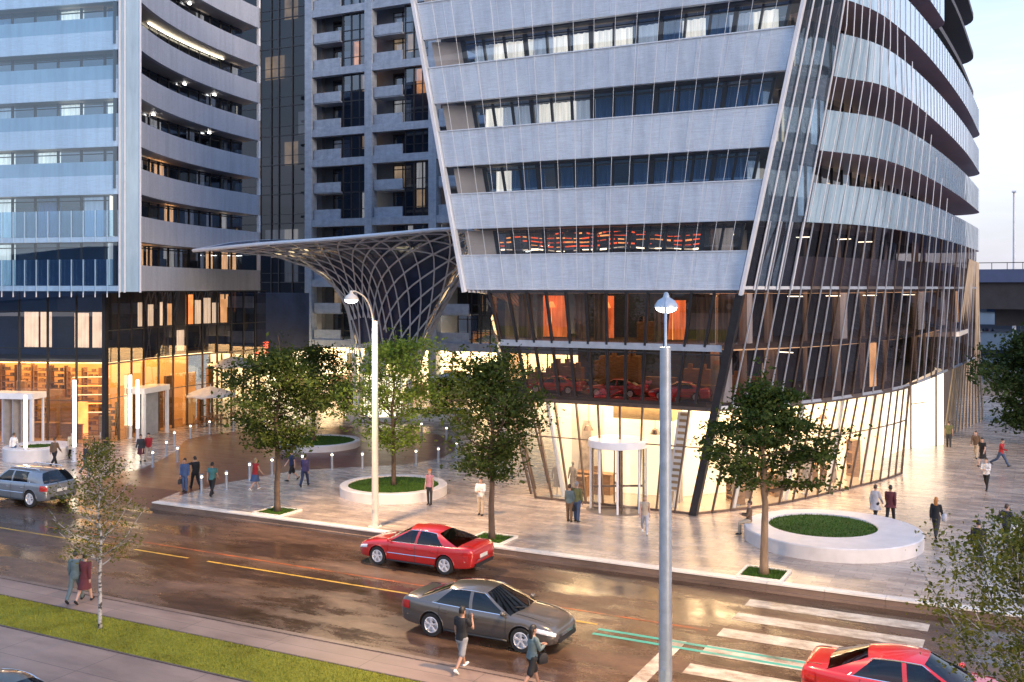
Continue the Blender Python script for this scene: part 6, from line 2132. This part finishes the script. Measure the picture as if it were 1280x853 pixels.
    voxel(bt, {'trousers': 'trousers', 'shorts': 'shorts', 'leggings': 'leggings', 'skirt': 'skirt', 'dress': 'skirt'}[legs], bot_m, .015, b)
    sm = cloth('shoe_' + shoe, C[shoe])
    for sd in (1, -1):
        hp, kn, an, p2 = J[sd]
        rot = Matrix.Rotation(max(-.5, min(.6, -p2 * .9)) if pose != 'sit' else 0, 3, 'X')
        sb = MB(); rings = []
        for y, rx, rz_, zc_ in ((.075, .02, .02, -.045), (.06, .036, .045, -.04), (.02, .041, .055, -.032), (-.04, .042, .048, -.042), (-.11, .046, .034, -.053), (-.165, .038, .026, -.06), (-.19, .015, .014, -.064)):
            ring = []
            for k in range(10):
                a = 2 * PI * k / 10; ring.append(S(an + rot @ Vector((rx * math.cos(a), y, zc_ + max(-.075 - zc_, rz_ * math.sin(a))))))
            rings.append(ring)
        loft(sb, rings); sh_ = fixn(sb.build('shoe', sm, b, smooth=True, world=False))
    # ---- hair
    hm = bpy.data.materials.get('hair_' + hair) or pbr('hair_' + hair, HAIR[hair], .55, 0, .3, 30, stretch=(1, 1, .2))
    hb = MB(); rings = []
    for z, rx, ry, yo in ((1.585, .074, .066, .040), (1.61, .081, .075, .034), (1.65, .086, .090, .020), (1.69, .086, .108, .003), (1.73, .072, .094, .003), (1.76, .046, .062, .005), (1.775, .015, .02, .005)):
        rings.append([S(T(p.x, p.y + yo, z)) for p in oval((0, 0, 0), rx, ry, 16)])
    loft(hb, rings)
    if hairlen > 0:
        loft(hb, [[S(T(p.x, p.y + .07, z)) for p in oval((0, 0, 0), rx, ry, 12)] for z, rx, ry in ((1.62 - hairlen, .05, .028), (1.66 - hairlen, .085, .04), (1.58, .088, .05), (1.66, .08, .06))])
    voxel(hb, 'hair', hm, .011, b)
    if inner:
        pass
    b.location = loc; b.rotation_euler = (0, 0, R(face))
    return b, {k: (v[2] * s) for k, v in A.items()}


def hold(kind, label, person, wrist, col, size=(.30, .13, .26), grp=None):
    """a bag hanging from the hand or shoulder"""
    root = thing(kind, label, 'bag', person.location + Matrix.Rotation(person.rotation_euler.z, 3, 'Z') @ Vector((wrist.x, wrist.y, wrist.z - .08)), person.rotation_euler.z, grp)
    m = cloth('bag_' + col, C[col]); mb = MB()
    w_, d, h = size
    rows = []
    for z, f in ((-h - .12, .86), (-h - .10, 1), (-h * .5 - .12, 1.02), (-.14, .8), (-.12, .5)):
        rows.append([(f * d / 2 * math.copysign(abs(math.cos(a)) ** .4, math.cos(a)), f * w_ / 2 * math.copysign(abs(math.sin(a)) ** .4, math.sin(a)), z) for a in [2 * PI * k / 16 for k in range(16)]])
    loft(mb, rows); mb.build('bag_body', m, root, smooth=True, world=False)
    mb = MB(); mb.tube([(0, w_ * .28 * math.cos(PI * k / 10), -.13 + .15 * math.sin(PI * k / 10)) for k in range(11)], .011, 6); mb.build('handle', m, root, world=False)
    return root


PP = make_person
def g0(u, v): return G(u, v, 0)
PP('person in white top and jeans by the left-hand lobby planter', g0(17, 575), 200, 'walk', 'white', 'jeans', 'brown', woman=True, h=1.68)
PP('person in brown jacket and black trousers seen from behind near the lobby planter', g0(68, 583), 190, 'walk', 'brown', 'black', 'brown')
PP('person in dark top and pale jeans alone in front of the thin white lamp', g0(107, 592), 170, 'walk', 'charcoal', 'slate', 'dark', arms='front')
PP('person in pale coat between the lobby planter and the light columns', g0(90, 574), 60, 'walk', 'beige', 'black', 'brown', coat=.2)
a, w1 = PP('person in black skirt and dark top walking beside the one in red near the birch', g0(176, 577), 30, 'walk', 'charcoal', 'maroon', 'brown', legs='skirt', woman=True, h=1.68)
PP('person in red jacket and pale trousers walking left of the brick drive', g0(186, 576), 20, 'walk', 'red', 'beige', 'brown', phase=-1)
a, w1 = PP('person in blue top and blue trousers with a handbag at the drive edge', g0(231, 615), 20, 'stand', 'blue', 'blue', 'dark', skin=1)
hold('handbag', 'small dark handbag held by the person in blue', a, w1[-1], 'charcoal')
PP('person all in black with hand raised at the drive edge', g0(244, 611), 250, 'walk', 'black', 'black', 'dark', arms='wave')
PP('person in teal top and black trousers standing near the drive', g0(265, 620), 200, 'walk', 'teal', 'black', 'dark', skin=1, sleeve=.5)
PP('person with blond hair, red top and short denim skirt by the bollards', g0(319, 613), 170, 'walk', 'red', 'blue', 'blond', sleeve=0, legs='skirt', hairlen=.16, woman=True, shoe='white')
PP('person in dark shirt and shorts walking on the plaza left of the cream lamp', g0(365, 601), 330, 'walk', 'navy', 'black', 'brown', sleeve=.5, legs='shorts')
PP('person in purple top and dark trousers right of the one in shorts', g0(381, 608), 200, 'walk', 'purple', 'navy', 'dark', phase=-1, woman=True)
PP('person in pink vest and dark leggings in front of the round planter', g0(537, 631), 5, 'stand', 'pink', 'charcoal', 'ginger', sleeve=0, legs='leggings', woman=True, arms='down')
PP('person in white shirt and beige trousers standing left of the slender street tree', g0(601, 644), 10, 'stand', 'white', 'beige', 'dark', arms='front')
PP('person in olive jacket and jeans arm in arm facing the revolving door', g0(721, 652), 175, 'stand', 'olive', 'jeans', 'grey', arms='hug', phase=1, h=1.78)
a, w1 = PP('person in grey jacket leaning on the companion in olive before the shop', g0(712, 652), 185, 'stand', 'slate', 'brown', 'brown', woman=True, h=1.66)
hold('handbag', 'black handbag beside the couple at the shop front', a, w1[-1] + Vector((.02, 0, .1)), 'black')
PP('person with long blond hair, pale top and light trousers right of the revolving door', g0(806, 667), 20, 'walk', 'beige', 'palegrey', 'blond', sleeve=0, hairlen=.2, woman=True, h=1.68, shoe='white')
# man sitting on the rim of the large planter
sx, sy = pc.x - 3.22, pc.y - .72
PP('person in brown jacket sitting on the rim of the large planter', Vector((sx - .06, sy, .02)), -75, 'sit', 'brown', 'beige', 'brown', coat=.0, arms='front')
PP('person in long grey coat walking with the one in black behind the large planter', g0(1094, 652), 160, 'walk', 'palegrey', 'black', 'brown', coat=.28, woman=True, h=1.68)
a, w1 = PP('person in black coat with red scarf top behind the large planter', g0(1113, 654), 175, 'walk', 'maroon', 'black', 'dark', coat=.12, skin=1, phase=-1)
PP('person in dark vest standing by the curved lit wall', g0(1186, 559), 180, 'stand', 'olive', 'charcoal', 'brown', sleeve=.5)
PP('person in brown coat walking in the group at the far right', g0(1220, 573), 350, 'walk', 'brown', 'beige', 'brown')
PP('person in short black dress beside the one in brown at the far right', g0(1228, 583), 340, 'walk', 'black', 'black', 'dark', legs='skirt', woman=True, phase=-1, sleeve=.5)
PP('person in red jacket and blue trousers striding at the far right', g0(1251, 583), 70, 'stride', 'red', 'jeans', 'dark')
PP('person in white jacket and black leggings alone on the right of the plaza', g0(1233, 613), 345, 'walk', 'white', 'black', 'brown', legs='leggings', woman=True, arms='front')
a, w1 = PP('person with long ginger hair in black jacket and grey trousers seen from behind', g0(1170, 672), 170, 'walk', 'black', 'charcoal', 'ginger', hairlen=.24, woman=True)
hold('shoulder_bag', 'pale grey shoulder bag carried by the person with ginger hair', a, w1[-1] + Vector((-.08, .06, .32)), 'palegrey', (.36, .18, .30))
PP('person all in black standing behind the right-hand birch', g0(1223, 709), 180, 'walk', 'black', 'black', 'dark', h=1.8)
PP('person in dark top with hands on hips near the right edge', g0(1258, 682), 150, 'walk', 'charcoal', 'black', 'brown', arms='hips')
PP('person in white blouse and dark skirt at the right edge behind the birch', g0(1272, 700), 200, 'walk', 'white', 'charcoal', 'brown', hairlen=.1, woman=True)
PP('person in teal shirt and grey-green trousers hugging the companion on the near sidewalk', G(94, 752, -.15), 205, 'walk', 'slate', 'slate', 'dark', arms='hug', phase=-1, h=1.76, fine=True)
a, w1 = PP('person in dark red dress walking arm in arm on the near sidewalk', G(106, 753, -.15), 200, 'walk', 'maroon', 'maroon', 'dark', legs='skirt', woman=True, phase=-1, h=1.70, sleeve=1, fine=True)
hold('handbag', 'black handbag of the person in the dark red dress', a, w1[1] + Vector((.0, 0, .05)), 'black')
PP('person in black shirt and grey shorts talking on a phone on the near sidewalk', G(577, 838, -.15), 175, 'walk', 'black', 'grey', 'dark', skin=1, sleeve=.5, legs='shorts', arms='phone', h=1.80, shoe='white', fine=True)
a, w1 = PP('person in pale teal blouse and black shorts with long dark hair near the grey car', G(665, 862, -.15), 150, 'walk', 'slate', 'black', 'dark', skin=1, sleeve=1.0, legs='shorts', hairlen=.26, woman=True, arms='front', h=1.74, fine=True)
hold('handbag', 'black handbag of the person with long dark hair near the grey car', a, w1[-1] + Vector((.0, .05, .0)), 'black')
PP('person in dark clothes far off beside the far planter', g0(545, 513), 180, 'walk', 'black', 'charcoal', 'dark')
# tailor's dummies in the lit shop
def dummy(x, y, rz, tint):
    root = thing('mannequin', 'pale mannequin in the lit shop left of the revolving door' if x < -18 else 'pale mannequin behind the curved side window of the lit shop', 'mannequin', (x, y, .02), rz, 'mannequins in the shop')
    mb = MB(); mb.lathe([(0, 0), (.2, 0), (.2, .03), (0, .03)], n=16); mb.tube([(0, 0, .03), (0, 0, .9)], .02, 6); mb.build('stand', MT['grey_metal'], root, world=False)
    mb = MB(); loft(mb, [[Vector(p) for p in oval((0, 0, z), rx, ry)] for z, rx, ry in ((.45, .19, .15), (.8, .18, .135), (1.05, .135, .1), (1.3, .18, .12), (1.42, .17, .09), (1.47, .06, .05), (1.56, .05, .05), (1.64, .08, .09), (1.72, .06, .07), (1.75, .02, .02))]); mb.build('figure', tint, root, smooth=True, world=False)
    for sd in (1, -1):
        mb = MB(); limb(mb, [(sd * .19, 0, 1.38), (sd * .25, 0, 1.12), (sd * .24, -.08, .86)], [.05, .042, .03]); mb.build('arm', tint, root, smooth=True, world=False)
    return root
for x, y, rz in ((-21.6, 47.0, .2), (-20.9, 47.4, -.3), (-13.0, 48.9, .8), (-11.3, 51.6, .7), (-10.6, 53.2, 1.0), (-9.6, 55.7, 1.0)):
    dummy(x, y, rz, cloth('mannequin', (.30, .26, .22)))
